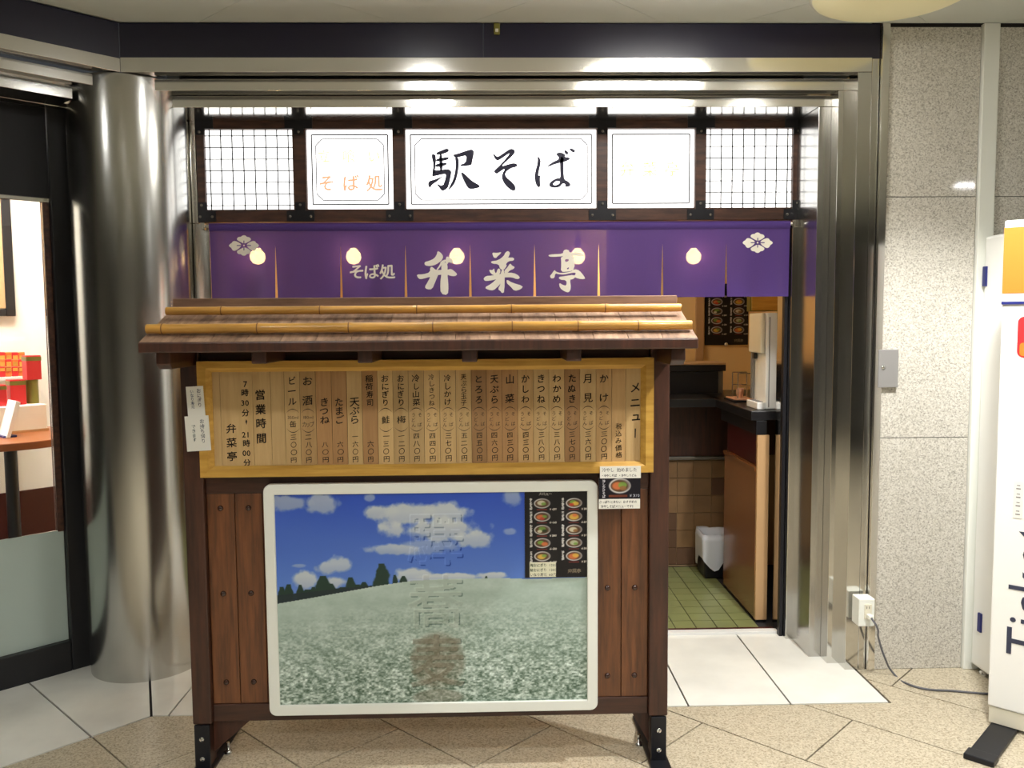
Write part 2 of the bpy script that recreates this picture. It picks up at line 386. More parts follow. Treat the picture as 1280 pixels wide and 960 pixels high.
BR_SAI = smooth_set([
    [(242,125),(290,130),(336,119),(322,142),(296,162),(281,182),(258,175),(247,155)],
    [(373,125),(400,108),(422,130),(408,165),(397,177),(460,175),(460,208),(402,212),(377,247),(392,252),(357,303),(318,288),(308,242),(238,236),(226,212),(300,204),(358,160)],
    [(212,295),(240,303),(264,282),(265,310),(280,338),(298,283),(322,288),(325,332),(290,353),(248,351),(217,320)],
    [(398,270),(420,231),(442,258),(470,270),(452,293),(420,303),(390,334),(362,328),(367,300)],
    [(155,386),(178,360),(240,356),(300,343),(380,327),(452,327),(504,353),(521,382),(490,394),(440,373),(360,373),(260,399),(180,412),(162,403)],
    [(328,298),(368,298),(365,520),(340,533),(323,508),(298,492),(328,440)],
    [(298,378),(342,383),(322,442),(292,472),(256,504),(208,501),(163,476),(233,438)],
    [(386,392),(440,427),(552,460),(530,493),(464,512),(427,467),(386,432)]])
BR_TEI = smooth_set([
    [(802,150),(850,143),(948,139),(953,108),(975,95),(1008,103),(1013,128),(1100,128),(1153,138),(1149,162),(1100,160),(1000,158),(930,165),(850,170),(808,167)],
    [[(926,158),(1063,148),(1064,302),(1000,318),(926,321),(932,240)], [(968,193),(1008,193),(1003,212),(973,224)], [(983,286),(1011,272),(1001,297)]],
    [(832,345),(865,296),(877,318),(930,333),(1030,318),(1060,292),(1112,302),(1170,375),(1164,393),(1100,388),(1057,367),(1082,328),(1040,328),(960,348),(900,343),(872,333),(863,383),(828,385),(818,360)],
    [(902,370),(960,363),(1060,347),(1073,375),(1042,395),(1017,397),(1029,480),(1008,526),(968,518),(916,482),(908,426),(950,452),(983,458),(983,403),(917,398)]])
PETAL_R = smooth_poly([(70,-40),(193,-108),(253,-123),(303,-108),(328,-63),(373,-43),(412,7),(373,44),(338,64),(313,119),(273,142),(213,134),(88,44)])
PETAL_T = smooth_poly([(-47,-66),(-177,-138),(-194,-173),(-167,-215),(-127,-230),(-87,-228),(-47,-263),(0,-274),(43,-263),(78,-228),(123,-225),(165,-203),(190,-163),(173,-128),(60,-62),(0,-52)])

# ------------------------------------------------------------------ printed sheets: colours held on a fine grid of vertices
class Sheet:
    def __init__(s, w, h, col=(0,0,0)): s.w, s.h = w, h; s.c = np.zeros((h, w, 3)); s.c[:] = col; s.Y, s.X = np.mgrid[0:h, 0:w].astype(float)
    def paint(s, mask, col, a=1.0):
        k = (np.asarray(mask, float)*a)[..., None]; s.c = s.c*(1-k) + np.asarray(col, float)*k
    def ellipse(s, cx, cy, rx, ry, col, a=1.0, soft=.15):
        d = np.sqrt(((s.X-cx)/rx)**2 + ((s.Y-cy)/ry)**2); s.paint(np.clip((1-d)/soft+.5, 0, 1), col, a)
    def rect(s, x0, y0, x1, y1, col, a=1.0): s.paint((s.X >= x0)*(s.X < x1)*(s.Y >= y0)*(s.Y < y1), col, a)
    def char_mask(s, ch, cx, cy, w, h):
        vs, fs = glyph(ch); m = np.zeros((s.h, s.w), bool)
        P = [(cx+(a-.5)*w, cy-(b-.36)*h) for a, b in vs]
        for f in fs:
            for i in range(1, len(f)-1):
                A, B, C = P[f[0]], P[f[i]], P[f[i+1]]
                x0, x1 = int(max(0, min(A[0],B[0],C[0]))), int(min(s.w-1, max(A[0],B[0],C[0])+1))
                y0, y1 = int(max(0, min(A[1],B[1],C[1]))), int(min(s.h-1, max(A[1],B[1],C[1])+1))
                if x1 < x0 or y1 < y0: continue
                X, Y = s.X[y0:y1+1, x0:x1+1], s.Y[y0:y1+1, x0:x1+1]
                e = lambda p, q: (q[0]-p[0])*(Y-p[1])-(q[1]-p[1])*(X-p[0])
                a, b, c = e(A, B), e(B, C), e(C, A)
                m[y0:y1+1, x0:x1+1] |= ((a >= -.3) & (b >= -.3) & (c >= -.3)) | ((a <= .3) & (b <= .3) & (c <= .3))
        return m
    def text(s, t, x, y, size, col, vertical=True, a=1.0):
        for ch in t:
            if ch != ' ': s.paint(s.char_mask(ch, x, y, size, size), col, a)
            if vertical: y += size*1.02
            else: x += size*(.62 if ord(ch) < 128 else 1.0)
    def mesh(s, name):
        me = bpy.data.meshes.new(name); w, h = s.w, s.h
        u = s.X/(w-1); v = 1-s.Y/(h-1)
        co = np.stack([u, np.zeros_like(u), v], -1).reshape(-1, 3).astype(np.float32)
        me.vertices.add(w*h); me.vertices.foreach_set('co', co.ravel())
        i = (np.arange(h-1)[:, None]*w + np.arange(w-1)[None]).ravel()
        q = np.stack([i+w, i+w+1, i+1, i], -1).astype(np.int32); n = len(q)
        me.loops.add(n*4); me.loops.foreach_set('vertex_index', q.ravel())
        me.polygons.add(n); me.polygons.foreach_set('loop_start', np.arange(0, n*4, 4, dtype=np.int32))
        me.update(calc_edges=True)
        at_ = me.color_attributes.new('print', 'FLOAT_COLOR', 'POINT')
        c = np.concatenate([s2l(np.clip(s.c, 0, 255)), np.ones((h, w, 1))], -1).astype(np.float32)
        at_.data.foreach_set('color', c.ravel()); me.materials.append(M_PRINT); return me
rng = np.random.default_rng(5)
def vnoise(X, Y, sc):
    g = rng.random((256, 256)); x, y = X/sc, Y/sc; xi, yi = np.floor(x).astype(int), np.floor(y).astype(int); fx, fy = x-xi, y-yi
    fx, fy = fx*fx*(3-2*fx), fy*fy*(3-2*fy); G = lambda a, b: g[b % 256, a % 256]
    return (G(xi, yi)*(1-fx)+G(xi+1, yi)*fx)*(1-fy) + (G(xi, yi+1)*(1-fx)+G(xi+1, yi+1)*fx)*fy
def fbm(X, Y, sc, o=5): return sum(vnoise(X, Y, sc/2**i)/2**i for i in range(o))/sum(1/2**i for i in range(o))
def place_sheet(o, x0, x1, y, z0, z1): o.location = (x0, y, z0); o.scale = (x1-x0, 1, z1-z0)
def clip(poly, a, b, c):
    """keep the side a*x + b*y <= c of a convex polygon"""
    out = []
    for i in range(len(poly)):
        p, q = poly[i], poly[(i+1) % len(poly)]; dp, dq = a*p[0]+b*p[1]-c, a*q[0]+b*q[1]-c
        if dp <= 0: out.append(p)
        if dp*dq < 0:
            t = dp/(dp-dq); out.append((p[0]+(q[0]-p[0])*t, p[1]+(q[1]-p[1])*t))
    return out

# ================================================================== THE SETTING
# ---- floor: granite laid at 45 degrees, a white marble border along the shop fronts
floor = thing('floor', 'speckled beige granite floor with a white marble border along the shopfronts', 'floor', kind='structure')
box('screed', M_GROUT, floor, -5, 5, -4.2, 3.9, -.08, -.007)
TW, C0 = .553, 2.075                         # strip pitch measured along X+Y, one strip joint
g = .0042
for k in range(-16, 14):
    s0, s1 = C0+k*TW+g, C0+(k+1)*TW-g
    d0 = 1.663 if k % 2 else 1.663+TW
    for j in range(-7, 9):
        t0, t1 = d0+j*2*TW+g, d0+(j+1)*2*TW-g
        quad = [((s-t)/2, (s+t)/2) for s, t in ((s0,t0),(s1,t0),(s1,t1),(s0,t1))]
        m = MB(); ok = False
        for lims in ([(0,1,3.106),(-1,1,4.39),(1,0,5),(-1,0,5),(0,-1,4.2)], [(-1,0,-1.52),(0,-1,-3.106),(0,1,3.418),(1,0,5)]):
            p = quad
            for l in lims: p = clip(p, *l) if len(p) > 2 else []
            if len(p) > 2: m.prism(p, -.02, 0); ok = True
        if ok: m.build('granite_tile', M_GRFLOOR, floor)
MW = .3925
bis = (-.924, -.383)                          # across the mitre line between the two borders
def marble(poly):
    if len(poly) > 2: MB().prism(poly, -.02, .0005).build('marble_tile', M_MARBLE, floor)
xs = [.74+MW*k for k in range(-6, 2)] + [1.513]
xs = [-2.0] + xs
for a, b in zip(xs[:-1], xs[1:]):
    p = [(a+.0035, 3.113), (b-.0035, 3.113), (b-.0035, 3.83), (a+.0035, 3.83)]
    marble(clip(p, bis[0], bis[1], bis[0]*-1.281+bis[1]*3.111))
for k in range(0, 5):
    b = .35 if k == 0 else -.329-MW*(k-1); a = -.329-MW*k
    p = [tuple((LM @ Vector(q))[:2]) for q in ((a+.0035, -.3135, 0), (b-.0035, -.3135, 0), (b-.0035, .37, 0), (a+.0035, .37, 0))]
    marble(clip(p, -bis[0], -bis[1], -(bis[0]*-1.291+bis[1]*3.111)))

# ---- ceiling
ceiling = thing('ceiling', 'off-white painted concourse ceiling of flat panels', 'ceiling', (0, 0, CEIL), kind='structure')
box('ceiling_slab', M_CEIL, ceiling, -5, 5, -4.2, 3.44, CEIL+.006, CEIL+.06)
for i in range(-6, 9):
    for j in range(-6, 9):
        s0, s1 = 1.24+i*1.05+.001, 1.24+(i+1)*1.05-.001; t0, t1 = .62+j*1.05+.001, .62+(j+1)*1.05-.001
        p = [((s-t)/2, (s+t)/2) for s, t in ((s0,t0),(s1,t0),(s1,t1),(s0,t1))]
        for l in ((0,1,3.41),(1,0,3.2),(-1,0,2.6),(0,-1,.4),(-1,1,4.83)): p = clip(p, *l) if len(p) > 2 else []
        if len(p) > 2: MB().prism(p, CEIL, CEIL+.008).build('ceiling_panel', M_CEIL, ceiling)

# ---- stepped steel portal round the soba shop and the navy fascia above it
XR = [1.523, 1.472, 1.42, 1.366]              # outer edges of the three stepped faces and the inner jamb
YS = [3.415, 3.485, 3.557, 3.77]
ZT = [2.495, 2.432, 2.384, 2.343]
ZB = [2.443, 2.391, 2.343, 2.29]
fascia = thing('trim_1', 'dark navy fascia band running under the ceiling', 'fascia', (-1.43, 3.415, 2.495), kind='structure')
box('fascia_panel', M_FASCIA, fascia, -1.43, -.02, 3.417, 3.5, ZT[0], CEIL)
box('fascia_panel', M_FASCIA, fascia, -.017, 1.553, 3.417, 3.5, ZT[0], CEIL)
q = MB(); q.box(-2.6, 0, .002, .085, ZT[0], CEIL); q.v = [tuple(LM @ Vector(v)) for v in q.v]; q.build('fascia_panel', M_FASCIA, fascia)
clipo = thing('cable_clip', 'small pale clip fixed at the top of the navy fascia', 'clip', tuple(at(621, 36, 3.41)))
c_ = at(621, 36, 3.41)
MB().box(c_.x-.012, c_.x+.012, 3.405, 3.417, c_.z-.022, c_.z+.022).build('clip_body', M_GREENCAN, clipo, .003)
MB().box(c_.x-.006, c_.x+.006, 3.4, 3.406, c_.z-.014, c_.z-.002).build('clip_tongue', M_CREAM, clipo, .001)
portal = thing('trim_2', 'stepped stainless steel portal framing the soba shop', 'portal', (0, 3.6, 0), kind='structure')
XL = [-1.43, -1.345, -1.30]                   # left ends of the head steps, against the column
for i in range(3):
    ynext = YS[i+1] if i < 2 else 3.78
    # head: front face with its underside; side: front face with its return
    box('head_step', M_STEEL, portal, XL[i], XR[i], YS[i], ynext+.02, ZB[i], ZT[i]+.004, .0015)
    xin = XR[i+1] if i < 2 else 1.374
    MB().box(XR[i]-.055 if i == 0 else XR[i]-.052, XR[i], YS[i], ynext+.02, 0, ZB[i]-.001).build('jamb_step', M_STEEL2 if i < 2 else M_STEEL3, portal, .0015)
q = MB(); q.box(-2.6, 0, 0, .07, ZB[0], ZT[0]); q.v = [tuple(LM @ Vector(v)) for v in q.v]; q.build('head_step', M_STEEL, portal, .0015)
# inner lining: reveal, head channel and jambs carrying the sign frame
box('head_channel', M_STEEL2, portal, -1.355, 1.40, 3.76, 3.80, 2.345, 2.40, .002)
box('head_channel', M_STEEL, portal, -1.355, 1.40, 3.77, 3.82, 2.40, 2.46, .002)
box('jamb', M_STEEL3, portal, 1.376, 1.45, 3.60, 3.95, 0, 2.343, .002)
box('jamb', M_STEEL2, portal, 1.340, 1.374, 3.765, 3.95, 0, 1.902, .003)
box('jamb', M_BLACKM, portal, 1.322, 1.339, 3.80, 3.83, 0, 1.90, .002)
box('jamb', M_STEEL, portal, -1.305, -1.233, 3.80, 3.9, 0, 1.902, .002)
box('jamb', M_STEEL, portal, -1.305, -1.281, 3.80, 3.9, 1.904, 2.343, .002)
box('head_lining', M_BLACKM, portal, -1.35, 1.40, 3.825, 3.9, 2.347, 2.6)
box('jamb', M_STEEL2, portal, -1.345, -1.307, 3.765, 3.9, 0, 2.343, .003)
box('threshold', M_SATIN, portal, -1.24, 1.33, 3.832, 3.872, -.02, .012, .001)

# ---- left shopfront, turned 45 degrees
def lbox(name, mt, parent, *b, bevel=0):
    m = MB().box(*b); m.v = [tuple(LM @ Vector(v)) for v in m.v]; return m.build(name, mt, parent, bevel)
trim3 = thing('trim_3', 'stepped grey head steps over the dark shop window', 'portal', tuple(LM @ Vector((-.5, .1, 2.3))), kind='structure')
lbox('head_step', M_STEEL, trim3, -2.6, -.075, .07, .15, ZB[1], ZT[1], bevel=.0015)
lbox('head_step', M_STEEL, trim3, -2.6, -.13, .142, .36, ZB[2], ZT[2], bevel=.0015)
win = thing('window_1', 'black framed shop window with clear upper pane and frosted lower panel', 'window', tuple(LM @ Vector((-.5, .357, 0))), kind='structure')
lbox('frame_stile', M_BLACK, win, -.16, -.085, .345, .41, 0, 2.36, bevel=.004)
lbox('frame_stile', M_STEEL, win, -.084, -.062, .335, .42, 0, 2.36, bevel=.002)
lbox('frame_stile', M_STEEL, win, -.06, -.03, .30, .36, 0, 2.34, bevel=.002)
lbox('frame_bead', M_WOODFR, win, -.185, -.161, .365, .40, .6, 1.965, bevel=.002)
lbox('frame_rail', M_BLACK, win, -2.6, -.161, .345, .41, 0, .13, bevel=.003)
lbox('frame_rail', M_STEEL2, win, -2.6, -.085, .30, .41, 2.341, 2.36, bevel=.002)
lbox('transom_panel', M_DARKFR, win, -2.6, -.161, .362, .38, 1.98, 2.34)
lbox('transom_rail', M_STEEL2, win, -2.6, -.161, .355, .40, 1.962, 1.978, bevel=.002)
lbox('frosted_panel', M_FROST, win, -2.6, -.162, .372, .38, .131, .604)
lbox('pane', M_GLASS, win, -2.6, -.186, .374, .380, .605, 1.961)
lbox('frame_stile', M_BLACK, win, -2.66, -2.6, .345, .41, 0, 2.36, bevel=.004)

# ---- the brushed steel column in the corner
pil = thing('steel_column', 'round brushed stainless steel column at the corner of the shopfront', 'column', (-1.5, 3.633, 0))
MB().lathe([(.228, 0), (.228, 2.44)], (-1.5, 3.633, 0), 96).build('shaft', M_PILLAR, pil)
lo = thing('trim_4', 'slim steel cover strip beside the round column', 'trim', tuple(LM @ Vector((-.02, .3, 0))), kind='structure')
lbox('cover_strip', M_STEEL, lo, -.028, -.008, .215, .30, 0, 2.34, bevel=.002)

# ---- granite wall on the right with its metal edge strips
wall = thing('wall_right', 'polished speckled granite wall in large panels', 'wall', (1.8, 3.416, 0), kind='structure')
box('wall_backing', M_GROUT, wall, 1.526, 5, 3.424, 3.55, 0, CEIL+.05)
zs = [0, .977, 1.953, CEIL-.012]
for a, b in zip(zs[:-1], zs[1:]):
    box('granite_panel', M_GRWALL, wall, 1.588, 1.959, 3.416, 3.44, a+.0015, b-.0015)
    for x in (2.03, 2.86, 3.7):
        box('granite_panel', M_GRWALL, wall, x, x+.826, 3.416, 3.44, a+.0015, b-.0015)
box('edge_strip', M_STEEL, wall, 1.556, 1.586, 3.398, 3.43, 0, CEIL-.002, .002)
box('edge_strip', M_STEEL2, wall, 1.5245, 1.554, 3.418, 3.44, 0, CEIL-.002, .002)
box('joint_strip', M_WHITE, wall, 1.962, 2.026, 3.398, 3.43, 0, CEIL-.002, .003)
# ---- the rest of the concourse, seen in the polished metal
box('wall_rear', M_HALL, None, -5, 5, -4.32, -4.2, -.08, CEIL+.06)['kind'] = 'structure'
tag(bpy.data.objects['wall_rear'], 'plain beige wall closing the concourse behind the viewer', 'wall')
tag(box('wall_side', M_HALL, None, 5, 5.1, -4.32, 3.55, -.08, CEIL+.06), 'plain beige concourse wall past the ticket sign', 'wall', kind='structure')
tag(box('wall_left', M_HALL, None, -5.1, -5, -4.32, 2.0, -.08, CEIL+.06), 'plain beige concourse wall past the dark shop window', 'wall', kind='structure')

# ---- inside the soba shop
sf = thing('floor_shop', 'olive green square tile floor inside the soba shop', 'floor', (0, 4.4, 0), kind='structure')
box('tile_bed', M_GROUT, sf, -1.3, 2.0, 3.9, 6.3, -.08, -.004)
box('entrance_strip', M_MAROON, sf, -1.24, 1.33, 3.873, 3.918, -.02, .002)
tile_me = None
for i in range(25):
    for j in range(10):
        x, y = 1.268-.1*(i+1), 3.922+.1*j
        if tile_me is None:
            o = MB().box(.0022, .0978, .0022, .0978, -.012, 0).build('floor_tile', M_GREEN, sf, local=True); tile_me = o
            o.location = (x, y-4.4, 0)
        else: link_copy(tile_me, sf, (x, y-4.4, 0))
cw = thing('wall_counter', 'brown square tiled wall under the dark serving counter', 'wall', (0, 4.93, 0), kind='structure')
box('wall_core', M_GROUT2, cw, -1.3, 1.9, 4.936, 5.05, 0, .984)
t1 = t2 = None
for i in range(25):
    for j in range(6):
        dark = j == 0 or (j < 3 and i == 4) or random.random() < .04
        x, z = 1.5-.102*(i+1), .012+.104*j
        ref = t2 if dark else t1
        if ref is None:
            o = MB().box(.0015, .1005, -.006, .01, .0015, .1025).build('wall_tile', M_BRTILE2 if dark else M_BRTILE, cw, local=True)
            o.location = (x, 4.93-4.93+.006, z)
            if dark: t2 = o
            else: t1 = o
        else: link_copy(ref, cw, (x, .006, z))
box('upper_panel', M_POST, cw, -1.3, 1.9, 4.926, 4.938, .665, .98)
box('foot_rail', M_GREYM, cw, -1.3, 1.5, 4.90, 4.93, .645, .663, .002)
wb = box('wall_back', M_ORANGE, None, -1.4, 2.1, 6.2, 6.3, 0, 2.7); tag(wb, 'warm cream back wall of the soba shop kitchen', 'wall', kind='structure')
wr = thing('wall_inner', 'warm cream side wall inside the soba shop', 'wall', (1.9, 5, 0), kind='structure')
box('wall_face', M_ORANGE, wr, 1.76, 1.84, 3.97, 6.2, 0, 2.7)
ws = thing('wall_partition', 'warm cream partition behind the counter with a narrow post', 'wall', (1.0, 5.4, 0), kind='structure')
box('wall_face', M_ORANGE, ws, .75, 1.755, 5.45, 5.5, .9, 2.7)
pb = at(873, 400, 5.44); box('wall_post', M_LAMEND, ws, pb.x-.018, pb.x+.03, 5.42, 5.45, 1.0, 2.7)
tag(box('wall_inner_left', M_ORANGE, None, -1.42, -1.3, 3.92, 6.2, 0, 2.7), 'warm cream left side wall inside the soba shop', 'wall', kind='structure')
tag(box('ceiling_shop', M_CEIL, None, -1.42, 2.1, 3.88, 6.3, 2.5, 2.6), 'pale ceiling inside the soba shop', 'ceiling', kind='structure')

# ---- inside the left shop
def lthing(name, label, cat, x, y, z, group=None, kind=None): return thing(name, label, cat, tuple(LM @ Vector((x, y, z))), math.radians(45), group, kind)
lr = lthing('wall_left_shop', 'bright white wall with dark maroon base inside the left shop', 'wall', 0, 1.6, 0, kind='structure')
zb = (atl(30, 613, 1.59)).z
lbox('wall_face', M_WALLW, lr, -2.7, .9, 1.6, 1.68, 0, 2.6)
lbox('maroon_base', M_MAROON, lr, -2.7, .82, 1.585, 1.6, 0, zb, bevel=.003)
lbox('side_wall', M_WALLW, lr, .82, .9, .5, 1.6, 0, 2.6)
lbox('side_wall', M_WALLW, lr, -2.75, -2.67, .42, 1.6, 0, 2.6)
tag(lbox('floor_left_shop', M_MAROON, None, -2.7, .9, .41, 1.6, -.06, -.002), 'dark maroon floor inside the left shop', 'floor', kind='structure')
tag(lbox('ceiling_left_shop', M_CEIL, None, -2.7, .9, .42, 1.68, 2.45, 2.52), 'pale ceiling inside the left shop', 'ceiling', kind='structure')

# ================================================================== LAMPS
def downlight(x, y, watt, cone, tint, i):
    where = ['over the granite wall', 'added as fill over the open floor before the doorway', 'added as fill over the floor left of the signboard', 'before the dark shop window',
             'added as fill behind the viewer in mid hall', 'added as fill behind the viewer toward the left', 'added as fill behind the viewer toward the right', 'over the signboard roof, toward the column'][i]
    t = thing('downlight', 'round recessed ceiling downlight '+where, 'ceiling light', (x, y, CEIL), group='concourse downlights')
    dp = .056 if i in (1, 2, 4, 5, 6) else .005         # added fill lamps get a deep ring that keeps the upper granite dark
    m = MB(); prof = [(.086, 0), (.086, -dp), (.096, -dp), (.096, 0)]; n = 32
    for r, h in prof: m.v += [(x+r*math.cos(2*PI*k/n), y+r*math.sin(2*PI*k/n), CEIL+h) for k in range(n)]
    for j in range(4):
        for k in range(n): m.f.append((j*n+k, j*n+(k+1) % n, ((j+1) % 4)*n+(k+1) % n, ((j+1) % 4)*n+k)); m.sm.append(False)
    m.build('trim_ring', M_GREY if dp > .01 else M_WHITE2, t)
    lens = M_TUBE if cone else emissive('opal_lens_%d' % i, tint, watt*4/(4*PI)/.0172)
    MB().lathe([(.074, -.004), (.066, -.016), (.045, -.026), (.001, -.03)], (x, y, CEIL), 24).build('lens', lens, t)
    if cone:
        l = bpy.data.lights.new('downlight_beam', 'SPOT'); l.energy = watt*4; l.color = tint; l.spot_size = math.radians(cone); l.spot_blend = .5; l.shadow_soft_size = .05
        o = bpy.data.objects.new('downlight_beam', l); COL.objects.link(o); o.parent = t; o.location = (0, 0, -.085)
for i, d in enumerate(DOWNLIGHTS): downlight(*d, i)
def dome(x, y, lit):
    t = thing('dome_light', 'lit round dome ceiling light in front of the shop fascia' if lit else 'large round cream dome ceiling light beside the granite wall', 'ceiling light', (x, y, CEIL))
    MB().lathe([(.285, 0), (.285, -.012), (.275, -.02)], (x, y, CEIL), 64).build('rim', M_CREAM, t)
    MB().lathe([(.275, -.018), (.27, -.028), (.24, -.042), (.18, -.054), (.1, -.06), (.001, -.062)], (x, y, CEIL), 64).build('diffuser', M_DOME if lit else M_DOMEC, t)
dome(.74, 2.72, True); dome(1.43, 3.04, False)
tb = thing('tube_light', 'short fluorescent ceiling light far along the concourse', 'ceiling light', (4.12, -.4, CEIL), .2)
MB().box(-.15, .15, -.09, .09, -.03, 0).build('housing', M_WHITE2, tb, local=True); MB().box(-.13, .13, -.06, .06, -.05, -.031).build('diffuser', M_FLUOR, tb, .01, local=True)
def panel_lamp(x, y, z, w, d, label, mt=None):
    t = thing('ceiling_panel_lamp', label, 'ceiling light', (x, y, z))
    MB().box(x-w/2-.02, x+w/2+.02, y-d/2-.02, y+d/2+.02, z-.03, z).build('housing', M_WHITE2, t); MB().box(x-w/2, x+w/2, y-d/2, y+d/2, z-.04, z-.0305).build('diffuser', mt or M_ROOMLAMP, t)
p = LM @ Vector((-.2, 1.1, 2.45)); panel_lamp(p.x, p.y, 2.45, .5, .5, 'bright ceiling panel light inside the left shop')
p = LM @ Vector((-1.4, 1.0, 2.45)); panel_lamp(p.x, p.y, 2.45, .5, .5, 'second ceiling panel light farther along the left shop')
M_WARM = emissive('warm_panel', (1, .82, .56), 60.0); M_WARM2 = emissive('warm_panel_dim', (1, .86, .66), 15.0)
panel_lamp(1.15, 5.85, 2.5, .5, .2, 'warm ceiling panel light over the shop kitchen', M_WARM)
panel_lamp(.2, 4.75, 2.5, .9, .2, 'warm ceiling panel light over the serving counter', M_WARM2)
for i, px in enumerate((322, 442, 571, 722, 867)):
    c = at(px, 321, 3.845); c.y = 3.845
    t = thing('pendant_bulb', ['warm globe bulb behind the curtain end by the column', 'warm globe bulb behind the third curtain panel', 'warm globe bulb behind the first large white character', 'warm globe bulb behind the last large white character', 'warm globe bulb behind the eighth curtain panel, near the doorway gap'][i], 'bulb', tuple(c), group='warm bulbs behind the curtain')
    MB().lathe([(.001, -.034), (.02, -.029), (.031, -.014), (.034, 0), (.03, .017), (.018, .03), (.012, .04)], tuple(c), 20).build('globe', M_BULB, t)
    MB().lathe([(.014, .038), (.016, .075), (.008, .085)], tuple(c), 16).build('socket', M_BLACK, t)
    MB().tube([(c.x, c.y, c.z+.08), (c.x, c.y, 1.9075)], .004, 8).build('flex', M_BLACK, t)

# ================================================================== SIGN FRAME AND LIGHTBOXES
YF = 3.80
def X(px, Y=YF): return at(px, 215, Y).x
fr = thing('sign_frame', 'dark wooden frame with black bracket plates over the shop curtain', 'frame', (0, YF, 1.905))
ZSB, ZST = 1.964, 2.310                       # bottom and top of the lit panels
L_, R_ = X(246), X(1003)
box('top_rail', M_WOODFR, fr, L_, R_, YF, YF+.06, ZST, 2.345, .003)
box('bottom_rail', M_WOODFR, fr, L_, R_, YF, YF+.06, 1.908, ZSB, .003)
edges = [(L_, X(256)), (X(366), X(383)), (X(491), X(507)), (X(746), X(760)), (X(869), X(883)), (X(991), R_)]
for a, b in edges: box('mullion', M_WOODFR, fr, a, b, YF, YF+.06, ZSB, ZST, .003)
plate0 = None
for i, (a, b) in enumerate(edges):
    c = (a+b)/2
    for up in (0, 1):
        if up: poly = [(c-.06, 2.343), (c+.06, 2.343), (c+.06, 2.312), (c+.022, 2.312), (c+.022, 2.285), (c-.022, 2.285), (c-.022, 2.312), (c-.06, 2.312)]
        else: poly = [(c-.06, 1.910), (c+.06, 1.910), (c+.06, 1.957), (c+.022, 1.957), (c+.022, 1.995), (c-.022, 1.995), (c-.022, 1.957), (c-.06, 1.957)]
        poly = [(min(max(x, L_), R_), z) for x, z in poly]
        pl = MB().prism(poly, YF-.004, YF, 'y').build('bracket_plate', M_BLACKM, fr)
        for bx, bz in (((0, 2.297), ) if up else ((0, 1.982), (-.045, 1.932), (.045, 1.932))):
            xx = min(max(c+bx, L_+.01), R_-.01)
            MB().lathe([(.006, -.0045), (.006, -.007), (.003, -.009), (.0005, -.0095)], (xx, YF, bz), 10, 'y').build('bolt', M_GREYM, pl)
names = [('lattice_panel', 'lit lattice panel of the sign row beside the steel column'), ('lightbox_sign', 'small lit sign with faint orange lettering left of the big sign'),
         ('lightbox_sign', 'wide lit sign with large black brush lettering'), ('lightbox_sign', 'small lit sign with faint yellow lettering right of the big sign'), ('lattice_panel', 'lit lattice panel of the sign row beside the stepped jambs')]
for i in range(5):
    x0, x1 = edges[i][1], edges[i+1][0]
    nm, lb = names[i]
    t = thing(nm, lb, 'sign' if nm == 'lightbox_sign' else 'lattice panel', ((x0+x1)/2, YF, ZSB), group='lit panels in the sign frame')
    yb = YF+.018
    box('housing', M_WHITE2, t, x0+.001, x1-.001, yb+.007, yb+.05, ZSB+.001, ZST-.001)
    box('face', M_SIGN, t, x0+.001, x1-.001, yb, yb+.006, ZSB+.001, ZST-.001, .001)
    if nm == 'lattice_panel':
        n = 8
        for k in range(n):
            x = x0+.02+(x1-x0-.04)*k/(n-1); box('lattice_bar', M_DARKFR, t, x-.0018, x+.0018, yb-.007, yb-.001, ZSB+.0006, ZST-.0006)
        for k in range(7):
            z = ZSB+.018+(ZST-ZSB-.045)*k/6; box('lattice_bar', M_DARKFR, t, x0+.0006, x1-.0006, yb-.010, yb-.0071, z-.0018, z+.0018)
    else:
        m = MB(); yl = yb-.0012; th = .0028
        def ring(poly, th):
            n = len(poly); cx = sum(p[0] for p in poly)/n; cz = sum(p[1] for p in poly)/n
            for k in range(n):
                a, b = Vector(poly[k]), Vector(poly[(k+1) % n]); d = (b-a).normalized(); nn = Vector((-d.y, d.x))*th/2
                m.add([(q.x, yl, q.y) for q in (a-nn, b-nn, b+nn, a+nn)], [(0,1,2,3)])
        e = .022; ring([(x0+e, ZSB+e), (x1-e, ZSB+e), (x1-e, ZST-e), (x0+e, ZST-e)], .0055)
        if i != 3:
            e = .04; k = .028
            ring([(x0+e+k, ZSB+e), (x1-e-k, ZSB+e), (x1-e, ZSB+e+k), (x1-e, ZST-e-k), (x1-e-k, ZST-e), (x0+e+k, ZST-e), (x0+e, ZST-e-k), (x0+e, ZSB+e+k)], .004)
        m.build('border_line', M_LINE, t)
        m = MB(); cx, W = (x0+x1)/2, x1-x0
        if i == 2:
            for lo_, hi_ in ((0, 10), (10, 11), (11, 16)):
                m = MB(); brush(m, BR_EKISOBA[lo_:hi_], 500, 155, 1280/260, lambda x, y: (at(x, y, yl).x, yl, at(x, y, yl).z)); m.build('character', M_SIGNINK, t)
        elif i == 1:
            for k, ch in enumerate('立喰い'): m = MB(); put(m, ch, cx-.115+.11*k, 2.195, .06, .06, yl); m.build('character', M_SIGNYE, t)
            for k, ch in enumerate('そば処'): m = MB(); put(m, ch, cx-.105+.105*k, 2.078, .075, .075, yl, bold=.0015); m.build('character', M_SIGNOR, t)
        else:
            for k, ch in enumerate('弁菜亭'): m = MB(); put(m, ch, cx-.105+.1*k, 2.135, .07, .07, yl); m.build('character', M_SIGNYE, t)

